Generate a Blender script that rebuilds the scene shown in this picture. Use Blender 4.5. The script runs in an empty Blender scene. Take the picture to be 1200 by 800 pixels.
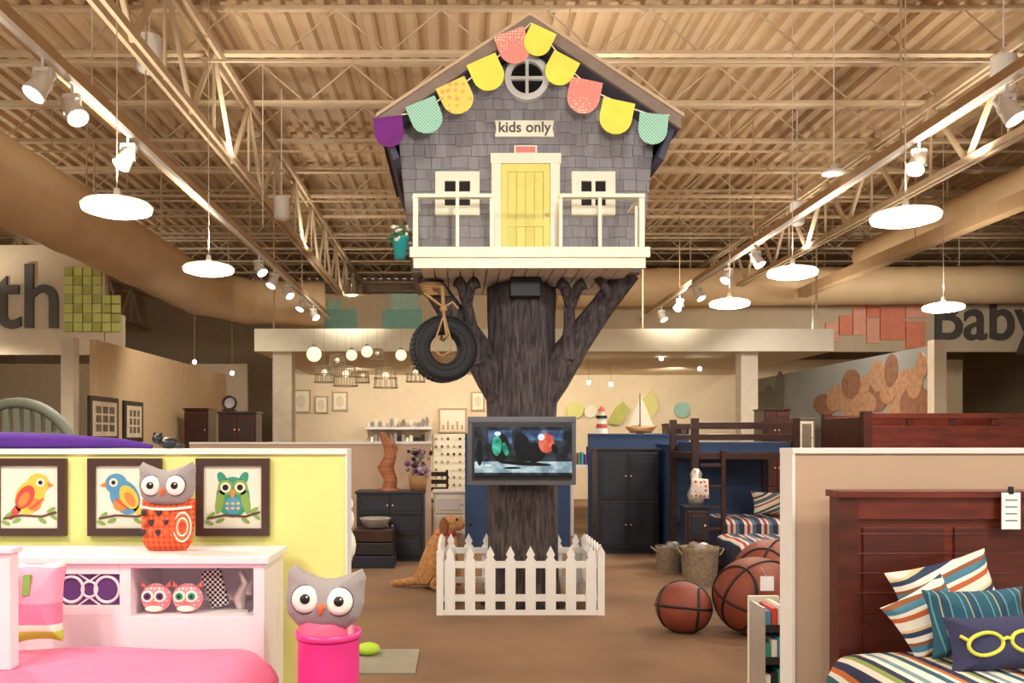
import bpy, math, random
from mathutils import Vector, Matrix
random.seed(7)
CX,CY,F,H=537.0,512.0,1000.0,1.6
def X(px,d): return (px-CX)/F*d
def Z(py,d): return H+(CY-py)/F*d
scn=bpy.context.scene
try:
    scn.view_settings.view_transform='Standard'
    scn.view_settings.look='None'
except Exception: pass
# ---------------------------------------------------------------- materials
def lin(c):
    return tuple(((v/255)/12.92 if v/255<=.04045 else ((v/255+.055)/1.055)**2.4) for v in c)+(1,)
def base(name,rough=.6,metal=0):
    m=bpy.data.materials.new(name); m.use_nodes=True
    nt=m.node_tree; b=nt.nodes['Principled BSDF']
    b.inputs['Roughness'].default_value=rough; b.inputs['Metallic'].default_value=metal
    return m,nt,b
def addbump(nt,b,scale,strength,vec=None,dist=.01):
    n=nt.nodes.new('ShaderNodeTexNoise'); n.inputs['Scale'].default_value=scale; n.inputs['Detail'].default_value=6
    if vec: nt.links.new(vec,n.inputs['Vector'])
    bp=nt.nodes.new('ShaderNodeBump'); bp.inputs['Strength'].default_value=strength; bp.inputs['Distance'].default_value=dist
    nt.links.new(n.outputs['Fac'],bp.inputs['Height']); nt.links.new(bp.outputs['Normal'],b.inputs['Normal'])
def mat(name,c,rough=.6,metal=0,emit=0,var=.08,scale=6,bump=0,bscale=60,stretch=(1,1,1)):
    m,nt,b=base(name,rough,metal)
    tc=nt.nodes.new('ShaderNodeTexCoord'); mp=nt.nodes.new('ShaderNodeMapping'); mp.inputs['Scale'].default_value=stretch
    nt.links.new(tc.outputs['Object'],mp.inputs['Vector'])
    n=nt.nodes.new('ShaderNodeTexNoise'); n.inputs['Scale'].default_value=scale; n.inputs['Detail'].default_value=5
    nt.links.new(mp.outputs['Vector'],n.inputs['Vector'])
    r=nt.nodes.new('ShaderNodeValToRGB'); L=lin(c)
    r.color_ramp.elements[0].position=.3; r.color_ramp.elements[1].position=.7
    r.color_ramp.elements[0].color=tuple(max(0,v*(1-var)) for v in L[:3])+(1,)
    r.color_ramp.elements[1].color=tuple(min(1,v*(1+var)) for v in L[:3])+(1,)
    nt.links.new(n.outputs['Fac'],r.inputs['Fac']); nt.links.new(r.outputs['Color'],b.inputs['Base Color'])
    if emit:
        nt.links.new(r.outputs['Color'],b.inputs['Emission Color']); b.inputs['Emission Strength'].default_value=emit
    if bump: addbump(nt,b,bscale,bump,mp.outputs['Vector'])
    return m
def stripes(name,cols,scale,axis='X',rot=0,rough=.8):
    m,nt,b=base(name,rough)
    tc=nt.nodes.new('ShaderNodeTexCoord'); mp=nt.nodes.new('ShaderNodeMapping')
    mp.inputs['Rotation'].default_value=(0,math.radians(rot),0)
    nt.links.new(tc.outputs['Object'],mp.inputs['Vector'])
    sp=nt.nodes.new('ShaderNodeSeparateXYZ'); nt.links.new(mp.outputs['Vector'],sp.inputs[0])
    mu=nt.nodes.new('ShaderNodeMath'); mu.operation='MULTIPLY'; mu.inputs[1].default_value=scale
    nt.links.new(sp.outputs[axis],mu.inputs[0])
    fr=nt.nodes.new('ShaderNodeMath'); fr.operation='FRACT'; nt.links.new(mu.outputs[0],fr.inputs[0])
    r=nt.nodes.new('ShaderNodeValToRGB'); r.color_ramp.interpolation='CONSTANT'
    e=r.color_ramp.elements; tot=sum(w for _,w in cols); pos=0
    for i,(c,w) in enumerate(cols):
        if i<2: el=e[i]; el.position=pos/tot
        else: el=e.new(pos/tot)
        el.color=lin(c); pos+=w
    nt.links.new(fr.outputs[0],r.inputs['Fac']); nt.links.new(r.outputs['Color'],b.inputs['Base Color'])
    addbump(nt,b,200,.2,mp.outputs['Vector'])
    return m
def checker(name,c1,c2,scale,rot=45):
    m,nt,b=base(name,.85)
    tc=nt.nodes.new('ShaderNodeTexCoord'); mp=nt.nodes.new('ShaderNodeMapping')
    mp.inputs['Rotation'].default_value=(0,math.radians(rot),0); mp.inputs['Scale'].default_value=(1,.001,1)
    mp.inputs['Location'].default_value=(0,.37,0)
    nt.links.new(tc.outputs['Object'],mp.inputs['Vector'])
    k=nt.nodes.new('ShaderNodeTexChecker'); k.inputs['Scale'].default_value=scale
    k.inputs['Color1'].default_value=lin(c1); k.inputs['Color2'].default_value=lin(c2)
    nt.links.new(mp.outputs['Vector'],k.inputs['Vector']); nt.links.new(k.outputs['Color'],b.inputs['Base Color'])
    return m
def dots(name,c1,c2,scale):
    m,nt,b=base(name,.85)
    tc=nt.nodes.new('ShaderNodeTexCoord')
    k=nt.nodes.new('ShaderNodeTexVoronoi'); k.inputs['Scale'].default_value=scale; k.inputs['Randomness'].default_value=.3
    nt.links.new(tc.outputs['Object'],k.inputs['Vector'])
    r=nt.nodes.new('ShaderNodeValToRGB'); r.color_ramp.interpolation='CONSTANT'
    r.color_ramp.elements[0].color=lin(c2); r.color_ramp.elements[1].color=lin(c1); r.color_ramp.elements[1].position=.32
    nt.links.new(k.outputs['Distance'],r.inputs['Fac']); nt.links.new(r.outputs['Color'],b.inputs['Base Color'])
    return m
def wood(name,c,rough=.4,ax=(1,1,12),var=.35):
    return mat(name,c,rough,var=var,scale=3,bump=.1,bscale=12,stretch=ax)

WHITE=mat('white_paint',(238,236,232),.5,var=.03)
CREAM=mat('cream_paint',(250,246,222),.5,var=.03)
BLACK=mat('black_matte',(12,12,14),.5)
BLACKP=mat('black_plastic',(38,38,42),.35)
WIN=mat('dark_window',(10,11,16),.3)
# ---------------------------------------------------------------- mesh builder
class MB:
    def __init__(s): s.v=[];s.f=[];s.m=[];s.sm=[];s.mats=[];s.M=Matrix.Identity(4)
    def mi(s,m):
        if m not in s.mats: s.mats.append(m)
        return s.mats.index(m)
    def add(s,vs,fs,m,smooth=False):
        o=len(s.v); i=s.mi(m)
        s.v+=[tuple(s.M@Vector(v)) for v in vs]
        for f in fs: s.f.append([o+k for k in f]); s.m.append(i); s.sm.append(smooth)
    def box(s,x0,x1,y0,y1,z0,z1,m):
        vs=[(x,y,z) for x in(x0,x1) for y in(y0,y1) for z in(z0,z1)]
        s.add(vs,[(0,1,3,2),(4,6,7,5),(0,4,5,1),(2,3,7,6),(0,2,6,4),(1,5,7,3)],m)
    def prism(s,pts,y0,y1,m,smooth=False):
        n=len(pts)
        vs=[(p[0],y0,p[1]) for p in pts]+[(p[0],y1,p[1]) for p in pts]
        s.add(vs,[list(range(n)),list(range(2*n-1,n-1,-1))],m)
        s.add(vs,[(i,i+n,(i+1)%n+n,(i+1)%n) for i in range(n)],m,smooth)
    def tube(s,pts,rad,m,seg=12,rf=None,caps=True,smooth=True):
        pts=[Vector(p) for p in pts]
        if not isinstance(rad,(list,tuple)): rad=[rad]*len(pts)
        t=(pts[1]-pts[0]).normalized(); u=t.orthogonal().normalized(); vs=[]
        for i,p in enumerate(pts):
            if i==0: tt=t
            elif i==len(pts)-1: tt=(pts[i]-pts[i-1]).normalized()
            else: tt=((pts[i]-pts[i-1]).normalized()+(pts[i+1]-pts[i]).normalized()).normalized()
            u=(u-tt*u.dot(tt)).normalized(); w=tt.cross(u)
            for k in range(seg):
                a=2*math.pi*k/seg; r=rad[i]*(rf(i,k) if rf else 1)
                vs.append(tuple(p+(u*math.cos(a)+w*math.sin(a))*r))
        fs=[(i*seg+k,i*seg+(k+1)%seg,(i+1)*seg+(k+1)%seg,(i+1)*seg+k) for i in range(len(pts)-1) for k in range(seg)]
        s.add(vs,fs,m,smooth)
        if caps:
            n=len(pts); s.add(vs,[list(range(seg-1,-1,-1)),list(range((n-1)*seg,n*seg))],m)
    def bar(s,a,b,r,m): s.tube([a,b],r,m,seg=4,smooth=False)
    def cyl(s,a,b,r0,r1,m,seg=24): s.tube([a,b],[r0,r1],m,seg=seg)
    def sph(s,c,r,m,n=16):
        if not isinstance(r,(list,tuple)): r=(r,r,r)
        vs=[];h=n//2
        for i in range(h+1):
            th=math.pi*i/h
            for k in range(n):
                a=2*math.pi*k/n
                vs.append((c[0]+r[0]*math.sin(th)*math.cos(a),c[1]+r[1]*math.sin(th)*math.sin(a),c[2]+r[2]*math.cos(th)))
        s.add(vs,[(i*n+k,(i+1)*n+k,(i+1)*n+(k+1)%n,i*n+(k+1)%n) for i in range(h) for k in range(n)],m,True)
    def lathe(s,prof,c,axis,m,seg=40,closed=False,smooth=True):
        vs=[]
        for k in range(seg):
            a=2*math.pi*k/seg
            for r,h in prof:
                if axis=='Z': vs.append((c[0]+r*math.cos(a),c[1]+r*math.sin(a),c[2]+h))
                else: vs.append((c[0]+r*math.cos(a),c[1]+h,c[2]+r*math.sin(a)))
        n=len(prof); fs=[]
        for k in range(seg):
            for i in range(n if closed else n-1):
                j=(i+1)%n; kk=(k+1)%seg
                fs.append((k*n+i,kk*n+i,kk*n+j,k*n+j))
        s.add(vs,fs,m,smooth)
    def torus(s,c,R,r,axis,m,seg=32,rs=10):
        s.lathe([(R+r*math.cos(2*math.pi*i/rs),r*math.sin(2*math.pi*i/rs)) for i in range(rs)],c,axis,m,seg,True)
    def ell(s,cx,cz,rx,rz,y,m,rot=0,th=.002,n=24):
        a0=math.radians(rot); pts=[]
        for k in range(n):
            a=2*math.pi*k/n; u=rx*math.cos(a); v=rz*math.sin(a)
            pts.append((cx+u*math.cos(a0)-v*math.sin(a0),cz+u*math.sin(a0)+v*math.cos(a0)))
        s.prism(pts,y-th,y,m)
    def puff(s,c,out,th,m,rings=8,dens=4,p=2.2,q=.55):
        o=[]
        for i in range(len(out)):
            a=out[i]; b=out[(i+1)%len(out)]
            for k in range(dens): o.append((a[0]+(b[0]-a[0])*k/dens,a[1]+(b[1]-a[1])*k/dens))
        n=len(o); vs=[(c[0],c[1]-th,c[2]),(c[0],c[1]+th,c[2])]; fs=[]
        def idx(side,k,j): return 2+ (side*(rings)+k-1)*n + j%n
        for side in(0,1):
            for k in range(1,rings+1):
                t=k/rings; h=th*max(0,(1-t**p))**q*(-1 if side==0 else 1)
                for a in o: vs.append((c[0]+a[0]*t,c[1]+h,c[2]+a[1]*t))
            for j in range(n):
                tri=(side,idx(side,1,j),idx(side,1,j+1))
                fs.append(tri if side==0 else tri[::-1])
                for k in range(1,rings):
                    q4=(idx(side,k,j),idx(side,k+1,j),idx(side,k+1,j+1),idx(side,k,j+1))
                    fs.append(q4 if side==0 else q4[::-1])
        s.add(vs,fs,m,True)
    def build(s,name,bev=0,parent=None):
        xs=[min(v[i] for v in s.v) for i in range(3)]; xe=[max(v[i] for v in s.v) for i in range(3)]
        c=Vector([(a+b)/2 for a,b in zip(xs,xe)])
        me=bpy.data.meshes.new(name); me.from_pydata([tuple(Vector(v)-c) for v in s.v],[],s.f)
        for m in s.mats: me.materials.append(m)
        me.polygons.foreach_set('material_index',s.m); me.polygons.foreach_set('use_smooth',s.sm); me.update()
        o=bpy.data.objects.new(name,me); o.location=c; scn.collection.objects.link(o)
        if bev:
            b=o.modifiers.new('bevel','BEVEL'); b.width=bev; b.segments=2; b.limit_method='ANGLE'; b.angle_limit=math.radians(50)
        if parent is not None:
            o.parent=parent; o.matrix_parent_inverse=Matrix.Translation(-parent.location)
        return o
def text(name,s,size,x,y,z,m,parent=None,ext=.01,align='LEFT',sx=1,off=0):
    cu=bpy.data.curves.new(name,'FONT'); cu.body=s; cu.size=size; cu.extrude=ext; cu.align_x=align; cu.offset=off
    o=bpy.data.objects.new(name,cu); o.location=(x,y,z); o.rotation_euler=(math.pi/2,0,0); o.scale=(sx,1,1)
    cu.materials.append(m); scn.collection.objects.link(o)
    if parent is not None:
        o.parent=parent; o.matrix_parent_inverse=Matrix.Translation(-parent.location)
    return o
def RT(loc,rx=0,ry=0,rz=0,sc=1):
    return Matrix.Translation(loc)@Matrix.Rotation(math.radians(rz),4,'Z')@Matrix.Rotation(math.radians(ry),4,'Y')@Matrix.Rotation(math.radians(rx),4,'X')@Matrix.Scale(sc,4)
WARM=(1,.89,.73); NEUT=(1,.96,.90)
def spot(loc,tgt,e,ang=90,col=WARM,size=.06,blend=.5,name='lamp_or_fill_light'):  # serves both the lamps in fixtures and added fill lights without one
    l=bpy.data.lights.new(name,'SPOT'); l.energy=e; l.spot_size=math.radians(ang); l.spot_blend=blend; l.color=col; l.shadow_soft_size=size
    o=bpy.data.objects.new(name,l); o.location=loc; d=Vector(tgt)-Vector(loc)
    o.rotation_euler=d.to_track_quat('-Z','Y').to_euler(); scn.collection.objects.link(o); return o
TOP=6.5
# ================================================================ ROOM
CARPET=mat('carpet',(134,104,78),.95,var=.2,scale=1.2,bump=.5,bscale=300)
m=MB(); m.box(-14,16,-5,27,-.1,0,CARPET); m.build('floor')
DECK=mat('tan_metal_deck',(208,180,144),.6,var=.1,scale=.6)
STEEL=mat('tan_steel',(216,194,162),.55,var=.08)
STEELD=mat('beam_tan',(196,164,126),.55,var=.08)
m=MB(); prof=[]; x=-14
while x<16:
    prof+=[(x,6.62),(x+.10,6.62),(x+.13,6.54),(x+.22,6.54)]; x+=.25
prof+=[(16.0,6.62)]
vs=[(a,-5,b) for a,b in prof]+[(a,27,b) for a,b in prof]; n=len(prof)
m.add(vs,[(i,i+1,i+1+n,i+n) for i in range(n-1)],DECK)
m.box(-14,16,-5,27,6.66,6.75,DECK)
m.build('ceiling')
WALLB=mat('wall_beige',(206,186,156),.85,var=.04)
m=MB(); m.box(-14,16,27,27.2,0,6.6,WALLB); m.build('wall_back')
m=MB(); m.box(-14.2,-14,-5,27.2,0,6.6,WALLB); m.build('wall_left')
m=MB(); m.box(16,16.2,-5,27.2,0,6.6,WALLB); m.build('wall_right')
m=MB(); y=4.0
while y<26.5:
    m.box(-14,16,y-.05,y+.05,5.98,6.02,STEEL); m.box(-14,16,y-.05,y+.05,6.5,6.535,STEEL)
    x=-14
    while x<15.9:
        m.bar((x,y,6.0),(x+.6,y,6.51),.012,STEEL); m.bar((x+.6,y,6.51),(x+1.2,y,6.0),.012,STEEL); x+=1.2
    y+=1.45
m.build('ceiling_bar_joists')
def girder(x,z0,z1,y0,y1):
    m=MB()
    for z in(z0,z1):
        m.box(x-.07,x-.03,y0,y1,z-.04,z+.04,STEEL); m.box(x+.03,x+.07,y0,y1,z-.04,z+.04,STEEL)
    y=y0
    while y<y1-1:
        m.bar((x,y,z0),(x,y+.8,z1),.035,STEEL); m.bar((x,y+.8,z1),(x,y+1.6,z0),.035,STEEL); m.bar((x,y+.8,z0),(x,y+.8,z1),.02,STEEL); y+=1.6
    m.build('roof_truss')
girder(-2.75,4.95,5.93,4,26); girder(6.2,4.95,5.93,4,26); girder(-9.5,4.95,5.93,8,26)
for x0,x1,z0,z1,y0,y1 in((-2.98,-2.88,4.27,4.37,2,19),(4.10,4.2,4.27,4.37,2,19),(7.4,7.6,4.64,4.84,8,18.6)):
    m=MB(); m.box(x0,x1,y0,y1,z0,z1,STEELD)
    for y in range(int(y0)+2,int(y1),4): m.bar(((x0+x1)/2,y,z1),((x0+x1)/2,y,TOP),.008,STEELD)
    m.build('ceiling_beam')
for y,z in((9.3,5.7),(12.4,5.75),(15.2,5.8),(18,5.8)):
    m=MB(); m.bar((-12,y,z),(14,y,z),.02,STEEL); [m.bar((x,y,z),(x,y,TOP),.008,STEEL) for x in(-11,-5.9,1,7.9,13)]; m.build('sprinkler_pipe')
DUCT=mat('tan_duct',(226,198,158),.5,var=.06,scale=2)
def duct(pts,r,name='air_duct'):
    m=MB(); P=[Vector(p) for p in pts]; Q=[];R=[]
    for a,b in zip(P[:-1],P[1:]):
        n=max(2,int((b-a).length/.3))
        for i in range(n): Q.append(a.lerp(b,i/n)); R.append(r*(1.035 if i%4==0 else 1))
    Q.append(P[-1]);R.append(r); m.tube(Q,R,DUCT,seg=28)
    for q in Q[::10]: m.bar((q.x,q.y,q.z+r*.9),(q.x,q.y,TOP),.012,STEEL)
    m.build(name)
duct([(-5.25,3,4.55),(-5.25,17.2,4.55),(-4.6,18.6,4.55),(-3,19.0,4.55)],.47)
duct([(-13.6,10.8,4.95),(-6.2,10.8,4.95)],.33)
duct([(2.2,19.2,4.95),(15.5,19.2,5.05)],.42)
duct([(8.6,9,5.4),(8.6,18,5.4)],.3)
BULK=mat('bulkhead_taupe',(206,190,164),.8,var=.04); CRW=mat('cream_wall',(240,222,190),.8,var=.03)
bk=MB(); bk.box(-4.2,15.9,20,20.15,3.6,4.95,BULK); bk.build('wall_bulkhead')
m=MB(); m.box(-12,-5.8,14,14.12,2.95,4.75,BULK)
for x in(-11,-8,-6): m.bar((x,14.06,4.7),(x,14.06,TOP),.015,STEEL)
m.build('wall_bulkhead_sign')
m=MB(); m.box(-3.8,7.0,16,22,3.2,3.26,CRW); m.box(-3.8,7.0,15.9,16,3.2,3.62,CREAM)
for x in(-3.5,0,3.5,6.8): m.bar((x,16.2,3.25),(x,16.2,TOP),.02,STEEL)
m.build('ceiling_soffit')
m=MB(); m.box(-4.2,13,22,22.15,0,3.6,CRW); m.build('wall_showroom')
m=MB(); m.box(-13,-5.2,21,21.1,0,3.4,BULK); m.build('wall_rear_left')
DKT=mat('sign_grey',(84,80,76),.6)
def grp(name,loc):
    e=bpy.data.objects.new(name,None); e.location=loc; e.empty_display_size=.2; scn.collection.objects.link(e); return e
e=grp('baby_department_sign',(X(1150,19.9),19.9,4))
text('letters','Baby',1.5,X(1092,19.94),19.96,Z(397,19.94),DKT,e,.03,sx=.88,off=.012)
OR=mat('sign_coral',(236,146,118),.7); OR2=mat('sign_coral_light',(240,178,152),.7)
m=MB()
for i,(a,b,c,d) in enumerate([(950,968,384,402),(968,984,376,400),(984,1000,368,392),(1000,1016,345,392),(1016,1032,352,372),(1016,1032,372,402),(1032,1062,358,398),(1062,1090,345,372),(1062,1086,375,408)]):
    m.box(X(a,19.95),X(b,19.95)-.03,19.95,20,Z(d,19.95),Z(c,19.95)-.03,[OR,OR2][i%2])
m.build('patches',parent=e)
e=grp('youth_department_sign',(X(40,13.9),13.9,4))
text('letters','th',1.50,X(-10,13.94),13.97,Z(383,13.94),DKT,e,.03,sx=.92,off=.01)
m=MB(); LG=mat('sign_lime',(196,202,110),.7); LG2=mat('sign_olive',(170,174,90),.7)
for i in range(6):
    for j in range(7):
        x0=X(75,13.95)+i*.155; z0=Z(388,13.95)+j*.152
        if x0+.14<-5.3 and not(i>3 and j>3): m.box(x0,x0+.135,13.96,14,z0,z0+.135,LG if (i+j)%3 else LG2)
m.box(-5.81,-5.5,14.0,14.1,2.95,3.6,BULK)
m.build('patches',parent=e)
m=MB(); TL=mat('sign_teal',(134,190,180),.7); TL2=mat('sign_seafoam',(166,206,194),.7)
for i,(a,b,c,d) in enumerate([(380,418,362,385),(384,400,352,362),(448,494,362,385),(458,490,344,362)]):
    m.box(X(a,19.95),X(b,19.95),19.95,20,Z(d,19.95),Z(c,19.95),[TL,TL2][i%2])
m.build('teal_wall_decal')
MUR=mat('mural_grey',(150,152,148),.7,var=.12,scale=.8)
m=MB(); m.box(6.7,6.82,12.1,19.4,0,2.9,MUR); m.build('wall_display_right')
PAD=mat('cactus_tan',(178,134,100),.7,var=.25,scale=12); PAD2=mat('cactus_brown',(142,98,72),.7,var=.25,scale=12); PADG=mat('cactus_grey',(120,120,112),.7,var=.2)
m=MB()
pads=[(966,474,.6,.2,10),(980,466,.5,.24,-20),(995,474,.5,.22,20),(997,450,.42,.26,15),(1012,474,.5,.22,0),(1015,456,.4,.26,20),(1028,464,.4,.26,-10),(1028,440,.3,.26,-8),(1041,456,.32,.24,20),(1044,434,.24,.26,6),(1052,474,.4,.22,-15),(1060,450,.3,.24,-10),(1066,472,.35,.22,15),(1072,448,.26,.24,8),(1080,428,.16,.2,-10),(1080,470,.25,.2,0),(900,478,.5,.5,0),(912,468,.35,.6,10),(890,480,.4,.4,0)]
for i,(px,py,ry_,rz_,ro) in enumerate(pads):
    d=6.69/((px-CX)/F); z=Z(py,d); mm=(PAD if i%3 else PAD2) if px>950 else PADG
    a0=math.radians(ro); vs=[];n=18; xx=6.692-.0012*(i%5)
    for k in range(n):
        a=2*math.pi*k/n; u=ry_*.85*math.cos(a); v=rz_*math.sin(a)
        yv=min(19.3,max(12.15,d+u*math.cos(a0)-v*math.sin(a0)))
        vs.append((xx,yv,z+u*math.sin(a0)*.5+v*math.cos(a0)))
    vs2=[(6.699,)+v[1:] for v in vs]
    m.add(vs+vs2,[list(range(n)),]+[(i2,(i2+1)%n,(i2+1)%n+n,i2+n) for i2 in range(n)],mm)
m.build('cactus_mural')
TANW=mat('wall_tan',(216,188,150),.8,var=.04)
m=MB(); m.box(-5.1,-5.0,11.8,18.4,0,2.95,TANW); m.build('wall_display_left')
FRM=mat('dark_frame',(44,30,24),.4); MATB=mat('frame_mat',(222,208,184),.8); PHT=mat('print_grey',(120,104,88),.7,var=.4,scale=9)
for a,b,c_,dd in[(102,136,463,510),(143,165,469,514),(222,236,480,520)]:
    m=MB(); d0=5/((CX-a)/F); d1=5/((CX-b)/F); z1=Z(c_,d0); z0=z1-.62*(1 if a<200 else .8)
    m.box(-4.998,-4.96,d0,d1,z0,z1,FRM); m.box(-4.975,-4.955,d0+.08,d1-.08,z0+.07,z1-.07,MATB)
    for i in range(3):
        for j in range(3):
            dw=(d1-d0-.3)/3; m.box(-4.97,-4.95,d0+.15+i*dw+.03,d0+.15+(i+1)*dw-.03,z0+.12+j*(z1-z0-.24)/3+.015,z0+.12+(j+1)*(z1-z0-.24)/3-.015,PHT)
    m.build('framed_print')
COL=mat('column_white',(228,216,194),.7)
for px,d,w,h in[(82,11.6,.17,2.95),(1098,11.9,.17,2.95),(333,16.3,.36,3.2),(875,16.3,.32,3.2)]:
    m=MB(); x=X(px,d); m.box(x-w/2,x+w/2,d-w/2,d+w/2,0,h,COL); m.box(x-w/2-.02,x+w/2+.02,d-w/2-.02,d+w/2+.02,0,.15,COL); m.build('column')
# ================================================================ LIGHT FIXTURES
GLOW=mat('lamp_lens',(255,248,232),.5,emit=14,var=0)
SHADE=mat('lamp_shade_white',(255,244,222),.5,emit=1.1,var=0)
CANW=mat('lamp_can',(225,216,200),.5)
PD,PU=185,85
def pendant(x,y):
    m=MB(); z=3.45
    m.lathe([(0,.075),(.03,.075),(.05,.055),(.16,.04),(.25,.015),(.275,-.01),(.27,-.035),(.255,-.035)],(x,y,z),'Z',SHADE)
    m.lathe([(.265,-.03),(.26,-.05),(.18,-.075),(0,-.085)],(x,y,z),'Z',GLOW)
    m.cyl((x,y,z+.07),(x,y,z+.13),.03,.025,CANW,12); m.bar((x,y,z+.1),(x,y,TOP),.005,CANW)
    m.build('pendant_lamp')
    spot((x,y,z-.12),(x,y,0),PD,165,WARM,.15,.3); spot((x+.06,y,z+.2),(x+.06,y,9),PU,155,WARM,.06,.6)  # first spot is the lamp; the up-facing one is added to brighten the ceiling
for x,ys in((-2.72,(-1,2,4.3,6.8,9.3)),(3.72,(-1,2,4.6,7.1,9.5,11.7)),(6.85,(12.05,16.5)),(-8,(8,13)),(0.5,(-1.5,2))):  # rows continue out of view, extra pendants added for their light
    for y in ys: pendant(x,y)
def tracks(x,heads,tx):
    m=MB(); m.box(x-.02,x+.02,2,19,4.2,4.24,WHITE)
    for y in(3,7,11,15,18.5): m.bar((x,y,4.22),(x,y,4.27),.01,WHITE)
    for i,y in enumerate(heads):
        m.cyl((x,y,4.2),(x,y,4.12),.012,.012,WHITE,8)
        dv=Vector((tx*(.5 if i%2 else -.3),-.35,-.75)).normalized(); c=Vector((x,y,4.03))
        m.tube([c-dv*.11,c-dv*.10,c-dv*.04,c-dv*.03,c+dv*.03,c+dv*.12],[.025,.05,.05,.062,.066,.08],WHITE,seg=20)
        m.cyl(c+dv*.1201,c+dv*.123,.07,.07,GLOW,16)
        m.box(x-.05,x+.05,y-.02,y+.02,4.1,4.13,WHITE)
        for s in(-1,1): m.box(x+s*.06-.004,x+s*.06+.004,y-.015,y+.015,3.98,4.13,WHITE)
    m.build('track_light')
tracks(-2.85,[5.85,6.3,7.36,12.2,13.2,14.2,15.6,16.8],1)
tracks(4.05,[6.3,7.5,11.6,12.8,14.4,15.6,17],-1)
def smallcyl(px,py,d,h,r,name='ceiling_speaker'):
    m=MB(); x,z=X(px,d),Z(py,d); m.cyl((x,d,z-h/2),(x,d,z+h/2),r,r*.95,WHITE); m.sph((x,d,z-h/2),(r,r,r*.4),WHITE); m.bar((x,d,z+h/2),(x,d,TOP),.008,WHITE); m.build(name)
smallcyl(175,62,8.2,.3,.12); smallcyl(330,243,12,.28,.11); smallcyl(1176,85,8.4,.3,.12); smallcyl(934,250,12.1,.28,.1)
m=MB(); x,z=X(977,9),Z(198,9); m.lathe([(0,.06),(.03,.05),(.05,.0),(.12,-.03),(.12,-.05),(0,-.05)],(x,9,z),'Z',WHITE); m.bar((x,9,z),(x,9,TOP),.006,WHITE); m.build('smoke_detector')
for px,d,z in((108,7,4.3),(308,11,4.3),(455,13,4.5)):
    m=MB(); m.bar((X(px,d),d,z),(X(px,d),d,TOP),.006,CANW); m.build('hanging_cable')
m=MB(); m.box(X(662,9.7),X(676,9.7),9.65,9.7,5.5,5.72,mat('red_box',(190,60,40))); m.bar((X(668,9.7),9.68,5.7),(X(668,9.7),9.68,TOP),.01,STEEL); m.build('alarm_strobe')
spot((-2.85,3.2,4.0),(.4,7.7,4.0),230,55,NEUT,.08); spot((4.05,3.2,4.0),(.9,7.7,4.0),230,55,NEUT,.08)  # added spots for the house front, on the track lines but without heads
spot((.6,2.6,3.2),(.6,7.5,4.1),430,62,NEUT,.2)  # unseen front fill on the treehouse, no fixture
spot((-2.4,1.2,3.6),(-1.4,4,1.0),120,75,NEUT,.12); spot((3.4,1.2,3.6),(2.2,4,1.0),105,75,NEUT,.12)  # added fills for the left and right bed displays, no fixtures
for x in(-2.5,0,2.2,5): spot((x,19.5,3.15),(x,22,1.4),200,130,WARM,.2)  # bare spots added under the soffit to light the showroom wall
for x in(-7,9.5): spot((x,15,4.6),(x,20,1.5),190,130,WARM,.2)  # general fill toward the rear walls, no fixture
spot((-3.2,13,3.8),(-5,15,1.5),120,110,WARM,.2); spot((4.5,13.5,3.8),(6.7,15,1.8),130,110,NEUT,.2)  # added fills washing the two display walls
for x in(-2,4,9): spot((x,15,4.3),(x,20,4.3),150,100,WARM,.2)  # added fill on the rear bulkhead, no lamps here
spot((-7,10,4.0),(-7,14,3.8),80,100,WARM,.2)  # added fill on the left sign bulkhead
for x in(-1,2.5,6): spot((x,12.2,4.2),(x,13,0),150,150,WARM,.2)  # high fill over the mid ground, no fixtures
for x in(-2.5,1.5,6.0,-8):
    for y in(10,15,20): spot((x,y,4.9 if x!=1.5 else 5.2),(x,y,9),48,165,WARM,.08,.6)  # bare uplights added at truss height to brighten the ceiling
# ================================================================ TREEHOUSE
c=.616
SH=[mat('shingle_grey_%d'%i,col,.85,var=.1,scale=4,bump=.3,bscale=30,stretch=(6,1,1)) for i,col in enumerate([(150,145,148),(156,151,153),(145,140,143)])]
ROOFW=mat('roof_rake_wood',(142,124,110),.7,var=.15); ROOFT=mat('roof_shingle_dark',(84,82,100),.8,var=.2)
RIM=mat('roof_edge_tan',(206,180,146),.6)
DOOR=mat('door_lime_yellow',(236,226,124),.45,var=.03); DOORD=mat('door_groove',(206,194,92),.5)
SPK,HS=5.22,1.30; SL=.672
def roofz(x): return SPK-abs(x-c)*SL
WF=7.7; zb=3.19
def hw(z): return 1.04+(min(z,4.42)-zb)/(4.42-zb)*.13
m=MB()
zt=4.40
m.prism([(c-hw(zb),zb-.1),(c+hw(zb),zb-.1),(c+hw(zt),zt),(c,roofz(c)-.12),(c-hw(zt),zt)],WF+.03,8.95,SH[2])
z=zb; rh=.105
while z<5.05:
    zz=min(z+rh,5.1)
    half=hw(z) if z<4.42 else (SPK-.12-z)/SL
    x=c-half; x_end=c+half
    while x<x_end-.01:
        w=random.choice([.09,.12,.15,.1]); x1=min(x+w,x_end)
        jit=random.choice([0,0,-.012,.006])
        xa,xb=x+.002,x1-.002
        if xb>xa:
            ta=min(zz+.015,roofz(xa)-.11); tb=min(zz+.015,roofz(xb)-.11)
            if ta>z+.01 or tb>z+.01:
                y0=WF+.004+random.uniform(-.001,.001)
                vs=[(xa,y0,z+jit),(xb,y0,z+jit),(xb,WF+.02,max(tb,z+.012)),(xa,WF+.02,max(ta,z+.012)),(xa,WF+.04,z+jit),(xb,WF+.04,z+jit)]
                m.add(vs,[(0,1,2,3),(0,4,5,1),(0,3,4),(1,5,2)],random.choice(SH))
        x=x1
    z+=rh
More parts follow.
